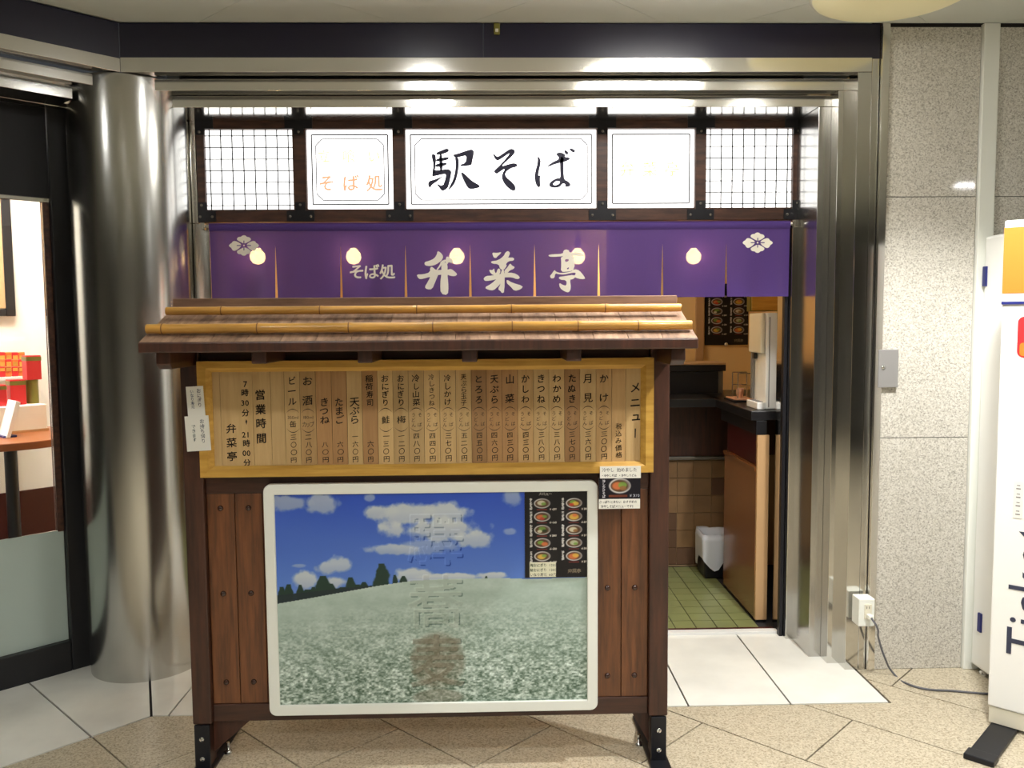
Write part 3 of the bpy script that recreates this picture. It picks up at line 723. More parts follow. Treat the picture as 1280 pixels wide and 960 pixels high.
# ================================================================== CURTAIN
YN = 3.775
NL, NR, NT, NBT = at(262, 280, YN).x, at(987, 280, YN).x, at(620, 278, YN).z, at(620, 373, YN).z
nor = thing('noren_curtain', 'purple shop curtain with white brush characters and flower crests', 'curtain', ((NL+NR)/2, YN, NBT))
MB().tube([(NL-.02, YN, NT-.012), (NR+.022, YN, NT-.012)], .008, 14).build('rod', M_STEEL, nor)
for x in (NL-.026, NR+.026): box('rod_bracket', M_STEEL, nor, x-.008, x+.008, YN-.014, YN+.02, NT-.028, NT+.004, .002)
PW = (NR-NL)/9
def cloth_y(x, z):
    f = max(0, (NT-z)/(NT-NBT)); h = max(0, 1-(NT-z)/.02)
    return YN-.0105*min(1, h*1.2) - .004 + f*(.005*math.sin(x*21+.6)+.004*math.sin(x*9.3+1.2)+.0025*math.sin(x*47+f*2)) + f*f*.004*math.sin(x*33)
panels = []
for k in range(9):
    m = MB(); nx, nz = 22, 24; x0, x1 = NL+PW*k, NL+PW*(k+1)
    vs = []
    wob = random.uniform(-.001, .0015)
    for j in range(nz+1):
        z = NT-(NT-NBT)*j/nz; f = max(0, (j/nz-.3)/.7)
        a = x0 + (0 if k == 0 else (.006+wob)*f**.8); b = x1 - (0 if k == 8 else .006*f**.8)
        for i in range(nx+1):
            x = a+(b-a)*i/nx; vs.append((x, cloth_y(x, z), z))
    fs = [(j*(nx+1)+i, (j+1)*(nx+1)+i, (j+1)*(nx+1)+i+1, j*(nx+1)+i+1) for j in range(nz) for i in range(nx)]
    m.add(vs, fs, True); o = m.build('curtain_panel', M_NOREN, nor, fix=False)
    panels.append(o)
hem = MB()                                     # stitched sleeve the rod runs through
nseg = 60; vs = []
prof = [(-.0055, -.034), (-.0128, -.026), (-.0142, -.012), (-.009, -.001), (.002, .001), (.011, -.006), (.0115, -.018), (.008, -.03)]
for i in range(nseg+1):
    x = NL+(NR-NL)*i/nseg
    for dy, dz in prof: vs.append((x, YN+dy, NT+dz))
n = len(prof)
hem.add(vs, [(i*n+j, (i+1)*n+j, (i+1)*n+j+1, i*n+j+1) for i in range(nseg) for j in range(n-1)], True); hem.build('rod_sleeve', M_NOREN, nor, fix=False)
def refine(mb, maxlen=.012):
    bm = bmesh.new(); vs = [bm.verts.new(v) for v in mb.v]
    for f in mb.f:
        try: bm.faces.new([vs[i] for i in f])
        except ValueError: pass
    for _ in range(4):
        e = [x for x in bm.edges if x.calc_length() > maxlen]
        if not e: break
        bmesh.ops.subdivide_edges(bm, edges=e, cuts=1); bmesh.ops.triangulate(bm, faces=bm.faces)
    r = MB(); bm.verts.ensure_lookup_table(); bm.verts.index_update()
    r.add([tuple(v.co) for v in bm.verts], [tuple(v.index for v in f.verts) for f in bm.faces]); bm.free(); return r
def on_cloth(mb, off): mb.v = [(x, cloth_y(x, z)-off, z) for x, y, z in mb.v]; return mb
PN = lambda x, y: tuple(at(x, y, YN))
for pan, polys, ox in ((3, BR_BEN, 425), (4, BR_SAI, 585), (5, BR_TEI, 585)):
    m = MB(); brush(m, polys, ox, 300, 8, PN); on_cloth(refine(m), .0022).build('character', M_INKW, panels[pan])
for ch, px in (('そ', 446), ('ば', 464.5), ('処', 484.5)):
    c = at(px, 340, YN); m = MB(); put(m, ch, c.x, c.z, .072, .068, YN, .06, .0016); on_cloth(refine(m), .0022).build('character', M_INKW, panels[2])
for pan, cx, cy in ((0, 305.5, 307), (8, 946.5, 303.5)):
    m = MB()
    for poly in (PETAL_R, [(-a, b) for a, b in PETAL_R][::-1], PETAL_T, [(a, -b) for a, b in PETAL_T][::-1]):
        brush(m, [poly], cx, cy, 21.3, PN)
    brush(m, [[(24*math.cos(t*PI/6), 24*math.sin(t*PI/6)) for t in range(12)]], cx, cy, 21.3, PN)
    on_cloth(refine(m, .008), .0022).build('flower_crest', M_INKW, panels[pan])
    m = MB(); a = 12
    for poly in ([(60,-a),(188,-a),(188,a),(60,a)], [(-188,-a),(-60,-a),(-60,a),(-188,a)], [(-a,-130),(a,-130),(a,-55),(-a,-55)], [(-a,55),(a,55),(a,130),(-a,130)]):
        brush(m, [poly], cx, cy, 21.3, PN)
    on_cloth(m, .0032).build('crest_lines', M_NORENINK, panels[pan])

# ================================================================== SIGNBOARD WITH ROOF
YB = 2.70
def B(px, py, Y=YB): return at(px, py, Y)
sb = thing('signboard', 'brown wooden roofed signboard standing before the shop', 'signboard', (-.2, YB+.05, 0))
PLx0, PLx1 = B(226, 500).x, B(250.5, 500).x; PRx0, PRx1 = B(812.5, 600).x, B(836.5, 600).x
zr0, zr1 = (B(260, 903).z+B(800, 898).z)/2, (B(260, 882).z+B(800, 876).z)/2
ztop = B(500, 441).z
for a, b in ((PLx0, PLx1), (PRx0, PRx1)): box('post', M_POST, sb, a, b, YB, YB+.085, zr0, ztop+.05, .004)
box('bottom_rail', M_RAIL, sb, PLx1, PRx0, YB+.018, YB+.08, zr0, zr1, .003)
zm0, zm1 = B(520, 611).z, B(520, 594).z
box('middle_rail', M_RAIL, sb, PLx1, PRx0, YB+.018, YB+.08, zm0-.012, zm1+.03, .003)
box('top_rail', M_RAIL, sb, PLx1, PRx0, YB+.018, YB+.08, B(520, 455).z, ztop+.03, .003)
box('backing', M_POST, sb, PLx1, PRx0, YB+.05, YB+.06, zr1, B(520, 455).z)
n = 16; pitch = (PRx0-PLx1)/n*1.0
for k in range(n):
    a = PLx1+pitch*k
    pl = MB().box(a+.0008, a+pitch-.0008, YB+.022, YB+.045, zr1+.0005, zm0-.0125).build('plank', M_PLANK, sb, .0025)
    for py in (634, 741, 852):
        if py == 634 and k > 12: continue
        z = B(520, py).z
        MB().lathe([(.0095, .022), (.009, .0185), (.006, .0155), (.001, .0145)], (a+pitch/2, YB, z), 12, 'y').build('stud', M_STUD, pl)
# roof
YE, YR = YB-.26, YB+.02
ze, zr = B(520, 425, YE).z, B(520, 381, YR).z
EX0, EX1 = B(181, 433, YE).x, B(867.5, 428, YE).x
RX0, RX1 = B(211, 380, YR).x, B(850, 374, YR).x
X0, X1 = min(EX0, RX0), max(EX1, RX1)
X0, X1 = (EX0+RX0)/2, (EX1+RX1)/2
slope = (zr-ze)/(YR-YE); 
roof = MB().box(X0+.01, X1-.01, YR-.03, YR+.07, zr-.05, zr-.015).build('roof', M_RAIL, sb, .003)
nb = 16; bw = (X1-X0)/nb
def rz(y): return ze + (y-YE)*slope
for side in (0, 1):
    for k in range(nb):
        a = X0+bw*k; th = .014
        pr = [(YE, rz(YE)-th), (YR+.02, rz(YR+.02)-th), (YR+.02, rz(YR+.02)), (YE, rz(YE))]
        if side: pr = [(2*(YR+.02)-y, z) for y, z in pr]
        MB().prism(pr, a+.0007, a+bw-.0007, 'x').build('roof_board', M_ROOF, roof)
rc = YR+.02
zrt = B(520, 371.5, YR).z
MB().prism([(rc-.045, rz(rc-.045)+.002), (rc-.045, zrt), (rc+.045, zrt), (rc+.045, rz(rc-.045)+.002)], X0+.004, X1-.004, 'x').build('ridge_cap', M_RIDGE, roof, .003)
def bamboo(py0, py1, pxl, pxr, Y, nodes):
    zc = B(520, (py0+py1)/2, Y).z; r = (B(520, py0, Y).z-B(520, py1, Y).z)/2
    xa, xb = B(pxl, (py0+py1)/2, Y).x, B(pxr, (py0+py1)/2, Y).x
    xn = [B(p, (py0+py1)/2, Y).x for p in nodes]
    pts, rr = [(xa, Y, zc)], [r*.97]
    for x in xn:
        for dx, k in ((-.016, .97), (-.005, 1.06), (0, .99), (.004, 1.07), (.014, .98)): pts.append((x+dx, Y, zc)); rr.append(r*k)
    pts.append((xb, Y, zc)); rr.append(r*.95)
    o = MB().tube(pts, rr, 20).build('bamboo_pole', M_BAMBOO, roof)
    for x in xn: MB().tube([(x-.0012, Y, zc), (x+.0022, Y, zc)], r*1.065, 20).build('node_ring', M_BAMBOON, o)
Y1 = YE+.165; Y2 = YE+.045
bamboo(381.5, 392, 208, 851, Y1, (277, 400, 521, 639, 756))
bamboo(402.5, 415, 183.5, 864.5, Y2, (203, 322, 436, 541, 640, 722, 797))
# eave board and the arms that carry it
zeb = B(520, 438.5, YE).z
MB().prism([(YE-.004, zeb), (YE-.004, rz(YE)-.001), (YE+.03, rz(YE)-.001+.004), (YE+.03, zeb)], X0-.002, X1+.002, 'x').build('eave_board', M_POST, roof, .004)
MB().prism([(2*rc-YE-.03, zeb), (2*rc-YE-.03, rz(YE)), (2*rc-YE+.004, rz(YE)), (2*rc-YE+.004, zeb)], X0-.002, X1+.002, 'x').build('eave_board', M_POST, roof, .004)
for px in (207, 846):
    a, b = B(px-9, 446, YE+.06).x, B(px+9, 446, YE+.06).x
    MB().prism([(YE+.04, zeb-.036), (YE+.04, zeb), (2*rc-YE-.04, zeb), (2*rc-YE-.04, zeb-.036), (2*rc-YE-.06, zeb-.05), (YE+.06, zeb-.05)], a, b, 'x').build('roof_arm', M_POST, roof, .003)
for px in (336, 463, 588, 713):
    a, b = B(px-9, 446, YE+.14).x, B(px+9, 446, YE+.14).x
    box('rafter_end', M_POST, roof, a, b, YE+.03, YB+.003, B(520, 451, YE+.14).z, zeb+.03, .003)
# feet: steel plates bolted to the posts, standing on long flat bars
for a, b, sgn in ((PLx0, PLx1, 1), (PRx0, PRx1, -1)):
    xa, xb = (a+.004, b-.008) if sgn > 0 else (a+.008, b-.004)
    ft = box('leg', M_POST, sb, xa+.004, xb-.004, YB+.012, YB+.08, .012, zr0, .003)
    plt = box('leg_plate', M_BLACKM, sb, xa, xb, YB-.002, YB+.010, .006, zr0-.003, .002)
    for z in (zr0-.048, zr0-.115 if zr0 > .13 else .03):
        MB().lathe([(.0085, -.0025), (.0085, -.006), (.006, -.0085), (.0005, -.0095)], ((xa+xb)/2, YB, max(z, .022)), 14, 'y').build('bolt', M_CHROME, plt)
    box('foot_bar', M_BLACKM, sb, xa-.008, xb+.008, YB-.2, YB+.32, 0, .011, .002)
    xw0, xw1 = (xb, xb+.012) if sgn > 0 else (xa-.012, xa)
    MB().prism([(YB+.06, zr0), (YB+.3, .012), (YB+.06, .012)], (xa+xb)/2-.012, (xa+xb)/2+.012, 'x').build('brace', M_POST, sb)
    br = MB().prism([((xb if sgn > 0 else xa), zr0), ((xb+.13 if sgn > 0 else xa-.06), zr0), ((xb if sgn > 0 else xa), .05)], YB+.04, YB+.07, 'y').build('gusset', M_POST, sb)
    MB().lathe([(.013, .0), (.013, .012), (.006, .014), (.006, .04)], ((xb+.02) if sgn > 0 else (xa-.02), YB+.12, 0), 14).build('leveller', M_CHROME, sb)

# ================================================================== MENU BOARD
YM = YB-.032
mb_ = thing('menu_board', 'wide yellow framed menu of wooden slips on the signboard', 'menu board', (-.2, YM, .96))
OX0, OX1 = at(247.5, 500, YM).x, at(817, 500, YM).x
OZ1, OZ0 = (at(300, 451, YM).z+at(780, 448, YM).z)/2, (at(300, 597, YM).z+at(780, 590, YM).z)/2
IX0, IX1, IZ0, IZ1 = OX0+.042, OX1-.040, OZ0+.034, OZ1-.034
def molding(a, b, c, d):                      # outer a->b, inner c->d, sloping inward
    m = MB(); yo, yi, yb = YM-.004, YM+.004, YM+.03
    P = lambda p, y: (p[0], y, p[1])
    mid = lambda p, q, t: (p[0]+(q[0]-p[0])*t, p[1]+(q[1]-p[1])*t)
    a2, b2 = mid(a, c, .62), mid(b, d, .62)
    vs = [P(a, yb), P(b, yb), P(a, yo), P(b, yo), P(a2, yo), P(b2, yo), P(c, yi+.004), P(d, yi+.004), P(c, yb), P(d, yb)]
    m.add(vs, [(0,1,3,2), (2,3,5,4), (4,5,7,6), (6,7,9,8), (8,9,1,0), (0,2,4,6,8), (1,9,7,5,3)])
    return m.build('frame_side', M_YELLOW, mb_)
o4 = [(OX0, OZ0), (OX1, OZ0), (OX1, OZ1), (OX0, OZ1)]; i4 = [(IX0, IZ0), (IX1, IZ0), (IX1, IZ1), (IX0, IZ1)]
for k in range(4): molding(o4[k], o4[(k+1) % 4], i4[k], i4[(k+1) % 4])
YSL = YM+.012
ITEMS = [('かけ', 's', '三〇〇円', 755, 2), ('月見', 's', '三六〇円', 735, 0), ('たぬき', 's', '三七〇円', 715, 1), ('わかめ', 's', '三八〇円', 696, 0), ('きつね', 's', '三八〇円', 676.5, 0),
         ('かしわ', 's', '四三〇円', 657, 2), ('山菜', 's', '四三〇円', 637.5, 1), ('天ぷら', 's', '四六〇円', 618, 1), ('とろろ', 's', '四五〇円', 599, 1), ('天ぷら玉子', 's', '五二〇円', 580, 0),
         ('冷しかけ', 's', '三七〇円', 560, 0), ('冷しきつね', 's', '四四〇円', 540, 0), ('冷し山菜', 's', '四八〇円', 520.5, 0), ('おにぎり', '梅', '一二〇円', 501.5, 0), ('おにぎり', '鮭', '一三〇円', 482, 0),
         ('稲荷寿司', '', '六〇円', 462.5, 1), ('天ぷら', 'l', '一六〇円', 443.5, 0), ('たまご', 'l', '六〇円', 424.5, 1), ('きつね', 'l', '八〇円', 405.5, 1), ('お酒', 'c', '二八〇円', 385, 2), ('ビール', 'b', '三〇〇円', 366, 0)]
mx = lambda px: at(px, 520, YSL).x
mz = lambda py, px: at(520, py, YSL).z + (px-520)*.0000  # rows are level on the board
PS = mx(501)-mx(500)                          # one picture pixel in metres at the slips
cols = [mx(803)] + [(mx(it[3])+mx(nx_[3]))/2 if nx_ else mx(it[3])-PS*9.8 for it, nx_ in zip(ITEMS, ITEMS[1:]+[None])]
def slip(x0, x1, tone): return box('menu_slip', M_STRIP[tone], mb_, x0+.0004, x1-.0004, YSL, YSL+.006, IZ0-.002, IZ1+.002, .0008)
zt = IZ1-IZ0
ZP = lambda f: IZ1-zt*f                       # fraction down the slip
yt = YSL-.0006
x_right = mx(755)+PS*9.8
def chars(m, s, x, f0, f1, size, bold=0.0, slant=.07):
    n = len(s)
    for k, ch in enumerate(s):
        f = (f0+f1)/2 if n == 1 else f0+(f1-f0)*k/(n-1)
        k_ = random.uniform(.93, 1.07); put(m, ch, x+random.uniform(-.001, .001), ZP(f), size*k_, size*random.uniform(.9, 1.04), yt, slant+random.uniform(-.03, .1), bold)
for idx, (nm, kind, price, px, tone) in enumerate(ITEMS):
    x = mx(px); a = x-PS*9.8 if idx == len(ITEMS)-1 else (x+mx(ITEMS[idx+1][3]))/2
    b = x_right if idx == 0 else (x+mx(ITEMS[idx-1][3]))/2
    o = slip(a, b, tone); m = MB()
    if nm == '月見':
        for ch, f in zip(nm, (.105, .31)):
            m = MB(); put(m, ch, x, ZP(f), .032, .032, yt, .07, .0002); m.build('dish_character', M_INK, o)
        m = MB()
    elif kind == 'l': chars(m, nm, x, .33, .52, .031, .0004)
    elif len(nm) == 2: chars(m, nm, x, .105, .31, .032, .0004)
    elif len(nm) == 3: chars(m, nm, x, .1, .32, .0285, .0004)
    elif len(nm) == 4: chars(m, nm, x, .085, .34, .0245, .0003)
    else: chars(m, nm, x, .075, .35, .0205, .0001)
    if kind and kind != 'l':
        for up in (1, -1):
            zc = ZP(.525)
            for k in range(8):
                t0_, t1_ = -1+k*.25, -1+(k+1)*.25
                q = [(x+t*PS*8.2, yt, zc+up*(.036-.012*t*t+w_)) for t, w_ in ((t0_, 0), (t1_, 0), (t1_, .0022*(1-.8*t1_*t1_)), (t0_, .0022*(1-.8*t0_*t0_)))]
                m.add(q, [(0,1,2,3)])
        if kind == 's':
            chars(m, 'うどん', x-PS*3.9, .475, .585, .015); chars(m, 'そば', x+PS*4.1, .475, .58, .015)
        elif kind in '梅鮭': chars(m, kind, x, .525, .525, .028, .0002)
        else:
            put_latin(m, '180ml' if kind == 'c' else '350ml', x-PS*6.6, ZP(.505), .0135, yt)
            if kind == 'c':
                for k, ch in enumerate('カップ'): put(m, ch, x+(k-1)*PS*4.6, ZP(.565), .016, .02, yt)
            else: put(m, '缶', x, ZP(.562), .022, .022, yt, .07, .0004)
    k = len(price); chars(m, price, x, .945-.072*(k-1)*1.13, .945, .021, .0002)
    m.build('lettering', M_INK, o)
    x_last = a
# heading slips on the right
xa = (mx(782)); o = slip(x_right, xa, 2); m = MB(); chars(m, '税込み価格', mx(773.5), .62, .93, .0215, .0001); m.build('lettering', M_INK, o)
o = slip(xa, IX1+.001, 0); m = MB()
for ch, py, px in (('メ', 487, 794), ('ニ', 506, 794), ('ュ', 523, 795)): m = MB(); put(m, ch, mx(px), mz(py, px), .036, .036, yt, .07, .0007); m.build('heading_character', M_INK, o)
m = MB()
m.add([(mx(793.4), yt, mz(538.5, 0)), (mx(795), yt, mz(538.5, 0)), (mx(794.6), yt, mz(550.5, 0)), (mx(793.4), yt, mz(550, 0))], [(0,1,2,3)])
m.build('lettering', M_INK, o)
# closing slips on the left
o = slip(mx(339), x_last, 0)
o = slip(mx(316.5), mx(339), 0); m = MB()
for ch, py in zip('営業時間', (492, 510, 527.5, 546)): put(m, ch, mx(326), mz(py, 326), .034, .034, yt, .07, .0006)
m.build('lettering', M_INK, o)
o = slip(mx(276), mx(316.5), 0); m = MB()
for s, py, h in (('7', 478, .026), ('時', 489, .024), ('30', 501.5, .024), ('分', 514, .024), ('〜', 526, .022), ('21', 541, .024), ('時', 552, .024), ('00', 564, .024), ('分', 576, .024)):
    m = MB()
    if len(s) == 2 or s == '7':
        for k, ch in enumerate(s): put(m, ch, mx(307+(k-.5)*5.2 if len(s) == 2 else 308)+h*.22, mz(py, 0), h, h, yt, 0, .0005)
    elif s == '〜':
        m.add([(mx(307.5), yt, mz(522, 0)), (mx(309), yt, mz(524, 0)), (mx(308), yt, mz(529, 0)), (mx(306.6), yt, mz(525, 0))], [(0,1,2,3)])
    else: put(m, s, mx(307), mz(py, 0), h, h, yt, .07, .0006)
    m.build('lettering', M_INK, o)
m = MB()
for ch, py in zip('弁菜亭', (533.5, 551, 568)): put(m, ch, mx(288.5), mz(py, 0), .034, .032, yt, .07, .0005)
m.build('shop_name', M_INK, o)
o = slip(IX0-.001, mx(276), 0)

# ================================================================== LANDSCAPE POSTER IN ITS FRAME
YP = YB-.012
pf = thing('poster_frame', 'white rounded snap frame holding a flowering field poster', 'poster frame', (-.2, YP, .17))
FX0, FX1 = at(327, 750, YP).x+.012, at(747, 750, YP).x
FX0 = (at(326, 605, YP).x+at(340, 893, YP).x)/2
FZ1, FZ0 = (at(400, 604.5, YP).z+at(700, 601.5, YP).z)/2, (at(400, 892.5, YP).z+at(700, 889, YP).z)/2
fw = .034
def rrect(x0, x1, z0, z1, r, n=6):
    p = []
    for cx, cz, a0 in ((x1-r, z1-r, 0), (x0+r, z1-r, 90), (x0+r, z0+r, 180), (x1-r, z0+r, 270)):
        p += [(cx+r*math.cos(math.radians(a0+90*k/n)), cz+r*math.sin(math.radians(a0+90*k/n))) for k in range(n+1)]
    return p
m = MB(); po, pi_ = rrect(FX0, FX1, FZ0, FZ1, .024), rrect(FX0+fw, FX1-fw, FZ0+fw, FZ1-fw, .001); n = len(po)
yo, yb = YP-.004, YP+.022
vs = [(x, yo, z) for x, z in po]+[(x, yo, z) for x, z in pi_]+[(x, yb, z) for x, z in po]+[(x, yb, z) for x, z in pi_]
fs = []
for k in range(n):
    j = (k+1) % n; fs += [(k, j, n+j, n+k), (2*n+k, 2*n+j, j, k), (n+k, n+j, 3*n+j, 3*n+k), (3*n+k, 3*n+j, 2*n+j, 2*n+k)]
m.add(vs, fs); m.build('frame', M_WHITE, pf, .0025)
S = Sheet(520, 352)
XX = 40+S.X/519*1180; YY = 52+S.Y/351*800      # drawing units of the picture
n1 = fbm(XX, YY, 90); n2 = fbm(XX+400, YY, 30, 4)
t = np.clip((YY-55)/330, 0, 1)[..., None]
sky = np.array((46,80,184))*(1-t)+np.array((88,126,206))*t
lt = np.clip(1-np.abs((YY-180)-(XX-40)*.22)/140, 0, 1)*.22
S.c = sky*(1-lt[..., None])+np.array((90,122,196))*lt[..., None]
def cloud(x, y, rx, ry, a=.95, col=(196,204,206)):
    d = np.sqrt(((XX-x)/rx)**2+((YY-y)/ry)**2)+(n1-.5)*1.3+(n2-.5)*.7
    k = np.clip((1.05-d)*2.6, 0, 1)*a
    sh = np.clip((YY-y)/ry*.5+.2, 0, .55)[..., None]
    S.c = S.c*(1-k[..., None]) + (np.array(col)*(1-sh)+np.array((150,164,192))*sh)*k[..., None]
for c in ((90,85,75,28,.8,(170,180,196)), (225,92,62,36,.85,(178,188,200)), (400,72,24,16,.6), (430,125,80,30), (540,140,120,44), (690,135,80,44), (640,190,180,46), (800,236,80,38,.85),
          (470,264,90,20,.8), (620,255,130,30,.5), (935,80,50,36,.6), (925,205,26,16,.5), (250,328,70,30,.85), (145,375,55,38), (270,385,46,26), (560,364,64,26), (700,374,130,14), (860,370,66,16), (125,322,30,8,.5)): cloud(*c)
hz = np.interp(XX[0], [40,150,300,420,500,560,700,900,1000,1220], [464,447,422,402,391,384,378,379,384,380])
tree_dark = np.array((34,48,52))
for x, y0, wd, hh in ((60,400,22,70), (88,390,20,60), (130,392,18,60), (160,410,30,40), (180,402,18,50), (215,360,36,80), (245,390,20,40), (290,405,40,20), (320,368,26,55), (345,395,30,25), (370,385,20,30), (437,318,38,90), (487,360,12,40), (520,366,16,28), (833,370,9,20)):
    d = np.abs(XX-x)/(wd*np.clip((YY-y0)/hh+.35, .05, 1)) + (n2-.5)*.9
    S.paint(np.clip((1-d)*4, 0, 1)*(YY > y0)*(YY < hz[None]+2), tree_dark+np.array((0,10,-4)))
k = (YY > np.interp(XX[0], [40,300,400,401,1300], [432,408,400,900,900])[None])*(YY < hz[None]+2); S.paint(k*.95, tree_dark)
fld = YY > hz[None]
dep = np.clip((YY-hz[None])/(855-hz[None]), 0, 1)
r1 = rng.random(S.X.shape); f1 = fbm(XX, YY*1.6, 9, 3); f2 = fbm(XX+900, YY*1.5, 26, 3); f3 = fbm(XX, YY*2.4, 70, 3)
con = np.clip((dep-.12)*1.5, .05, 1)
base = np.array((172,190,180))*(1-dep[..., None]) + np.array((142,160,146))*dep[..., None]
val = ((f1-.5)*215+(f2-.5)*90)*con+(f3-.5)*24
fc = base+val[..., None]*np.array((1,.93,1)); S.c = np.where(fld[..., None], fc, S.c)
# embossed characters running down the picture
mt = np.zeros(S.X.shape)
px_ = lambda x: (x-40)/1180*519
py_ = lambda y: (y-52)/800*351
for ch, y0, y1, tint in (('驛', 128, 335, .08), ('蕎', 368, 570, .12), ('麦', 588, 800, .55)):
    cm = S.char_mask(ch, px_(642), py_((y0+y1)/2), 98, 94).astype(float)
    b = cm.copy()
    for ax, s_ in ((0, 1), (0, -1), (1, 1), (1, -1)): b = np.maximum(b, np.roll(cm, s_, ax))
    em = np.roll(np.roll(b, 1, 0), 1, 1)-np.roll(np.roll(b, -1, 0), -1, 1)
    S_E = (n2 > .47)[..., None]*1.6
    S.c = S.c - np.clip(em, 0, 1)[..., None]*np.array((34,32,30))*S_E + np.clip(-em, 0, 1)[..., None]*np.array((14,14,13))
    if tint > .1: S.paint(b, (112,100,82), tint*.7)
    if ch == '麦':
        dd = ((XX-645)/112)**2+((YY-690)/118)**2; S.paint(np.clip((1-dd)*3, 0, 1)*(.35+.6*n2), (112,98,78), .62)
        dd = ((XX-645)/105)**2+((YY-830)/34)**2; S.paint(np.clip((1-dd)*3, 0, 1), (118,110,92), .45)
me = S.mesh('landscape_print'); po_ = bpy.data.objects.new('landscape_print', me); COL.objects.link(po_); po_.parent = pf
LX0, LX1, LZ0, LZ1 = FX0+fw-.003, FX1-fw+.003, FZ0+fw-.003, FZ1-fw+.003
place_sheet(po_, LX0+.2, LX1+.2, .004, LZ0-.17, LZ1-.17)
box('backing', M_BLACK, pf, FX0+.01, FX1-.01, YP+.008, YP+.02, FZ0+.01, FZ1-.01)

# ================================================================== FOOD POSTERS AND PAPER NOTICES
def bowl(S, cx, cy, rx, ry, tops):
    S.ellipse(cx, cy, rx, ry, (196,194,190)); S.ellipse(cx+rx*.08, cy-ry*.02, rx*.86, ry*.82, (120,110,104)); S.ellipse(cx-rx*.04, cy+ry*.02, rx*.8, ry*.76, (86,62,42))
    for dx, dy, r, c in tops: S.ellipse(cx+dx*rx, cy+dy*ry, r*rx, r*ry*1.0, c, .9, .4)
OR, GRN, YEL, RED_, CRM, BRN = (204,110,64), (112,150,64), (208,168,70), (176,62,44), (206,200,172), (140,98,58)
S = Sheet(172, 240, (18,16,20))
TOPS = [[(-.1,-.1,.5,CRM), (.2,.1,.3,GRN)], [(-.2,.1,.5,OR), (.3,0,.3,GRN), (0,.4,.3,RED_)], [(0,-.2,.45,GRN), (-.3,.3,.3,CRM), (.3,.2,.3,(40,50,30))], [(-.2,-.1,.4,GRN), (.3,.2,.4,OR)], [(-.1,.1,.5,YEL), (.25,-.1,.3,GRN)],
        [(-.1,-.2,.4,GRN), (.2,.1,.4,YEL), (-.3,.3,.3,RED_)], [(0,.1,.6,YEL), (.1,-.2,.3,OR)], [(-.1,0,.5,CRM), (.2,.2,.3,BRN)], [(0,0,.5,(178,184,150)), (.2,.2,.25,GRN)], [(-.1,.1,.6,OR), (.2,-.1,.4,YEL)]]
NM = ['かしわそば', '天ぷらそば', 'わかめそば', '山菜そば', 'とろろそば', 'きつねそば', '天玉そば', 'たぬきそば', 'かけそば', '冷しそば']
S.text('メニュー', 42, 8, 9, (150,146,140), False)
for c in range(2):
    for r in range(5):
        i = c*5+r; cx, cy = 47+86*c, 34+36.5*r
        bowl(S, cx, cy, 22, 13.5, TOPS[i]); S.text(NM[i], 17+86*c, cy-11, 6.2, (190,188,184))
        S.rect(cx-14, cy+16, cx+14, cy+18.5, (128,44,36), .8); S.text('¥'+['430','460','380','430','450','380','520','370','300','370'][i], cx+24, cy+16, 6.5, (176,170,160), False)
S.text('弁菜亭', 122, 222, 12, (128,116,96), False)
food_me = S.mesh('food_print')
def poster(name, label, x0, x1, y, z0, z1, cat='poster', group='dark bowl menu posters', sheet=food_me, part='food_print', th=.0008, tilt=0):
    t = thing(name, label, cat, ((x0+x1)/2, y, z0), group=group)
    MB().box(x0, x1, y, y+th, z0, z1).build('sheet', M_PAPER, t)
    o = bpy.data.objects.new(part, sheet); COL.objects.link(o); o.parent = t
    place_sheet(o, x0-(x0+x1)/2, x1-(x0+x1)/2, -.0004, 0, z1-z0)
    if tilt: t.rotation_euler = (0, tilt, 0)
    return t
YQ = YP+.0005
poster('menu_poster', 'dark poster of ten noodle bowls stuck on the field poster', at(656, 670, YQ).x, at(735, 670, YQ).x, YQ, at(700, 721.5, YQ).z, at(700, 613.5, YQ).z)
YI = 5.44
a, b = at(881, 400, YI), at(935, 431, YI)
hgt = (b.x-a.x)*240/172
pt = poster('menu_poster', 'dark poster of noodle bowls pinned up inside the shop', a.x, b.x, YI, b.z, b.z+hgt)
pin = MB().lathe([(.009, -.003), (.012, -.012), (.006, -.016), (.001, -.017)], (at(907, 431, YI).x, YI, b.z+.004), 12, 'y').build('pin', M_CREAM, pt)
def note(name, label, px0, py0, px1, py1, Y, lines, bg=(226,224,214), ink=(60,58,62), vertical=True, group='handwritten paper notices', res=1.9, tilt=0, draw=None):
    a, b = at(px0, py0, Y), at(px1, py1, Y); w_, h_ = int((px1-px0)*res*1.6), int((py1-py0)*res*1.6)
    S = Sheet(w_, h_, bg)
    for txt, x, y, sz, c in lines: S.text(txt, x*w_, y*h_, sz*(w_ if vertical else h_), c or ink, vertical and txt[0] != '¥')
    if draw: draw(S)
    return poster(name, label, a.x, b.x, Y, b.z, a.z, 'notice', group, S.mesh('handwriting'), 'handwriting', tilt=tilt)
YNT = YM-.0055
note('paper_note', 'upper narrow handwritten note taped to the left signboard post', 234, 483, 257, 524, YNT, [('おにぎり', .72, .14, .25, (52,50,72)), ('いなり寿司', .32, .16, .2, (70,80,104))], tilt=-.045)
note('paper_note', 'lower handwritten note taped to the left signboard post', 232.5, 520, 264, 563.5, YNT-.0012, [('お持ち帰り', .7, .16, .19, (44,50,70)), ('できます', .34, .3, .17, (56,80,76))], tilt=-.045)
note('paper_note', 'white handwritten strip above the small bowl picture', 750, 583, 801, 597.5, YNT, [('冷やし 始めました', .1, .3, .35, None), ('・冷やしそば ・冷やしうどん', .06, .76, .225, None)], vertical=False, res=2.4)
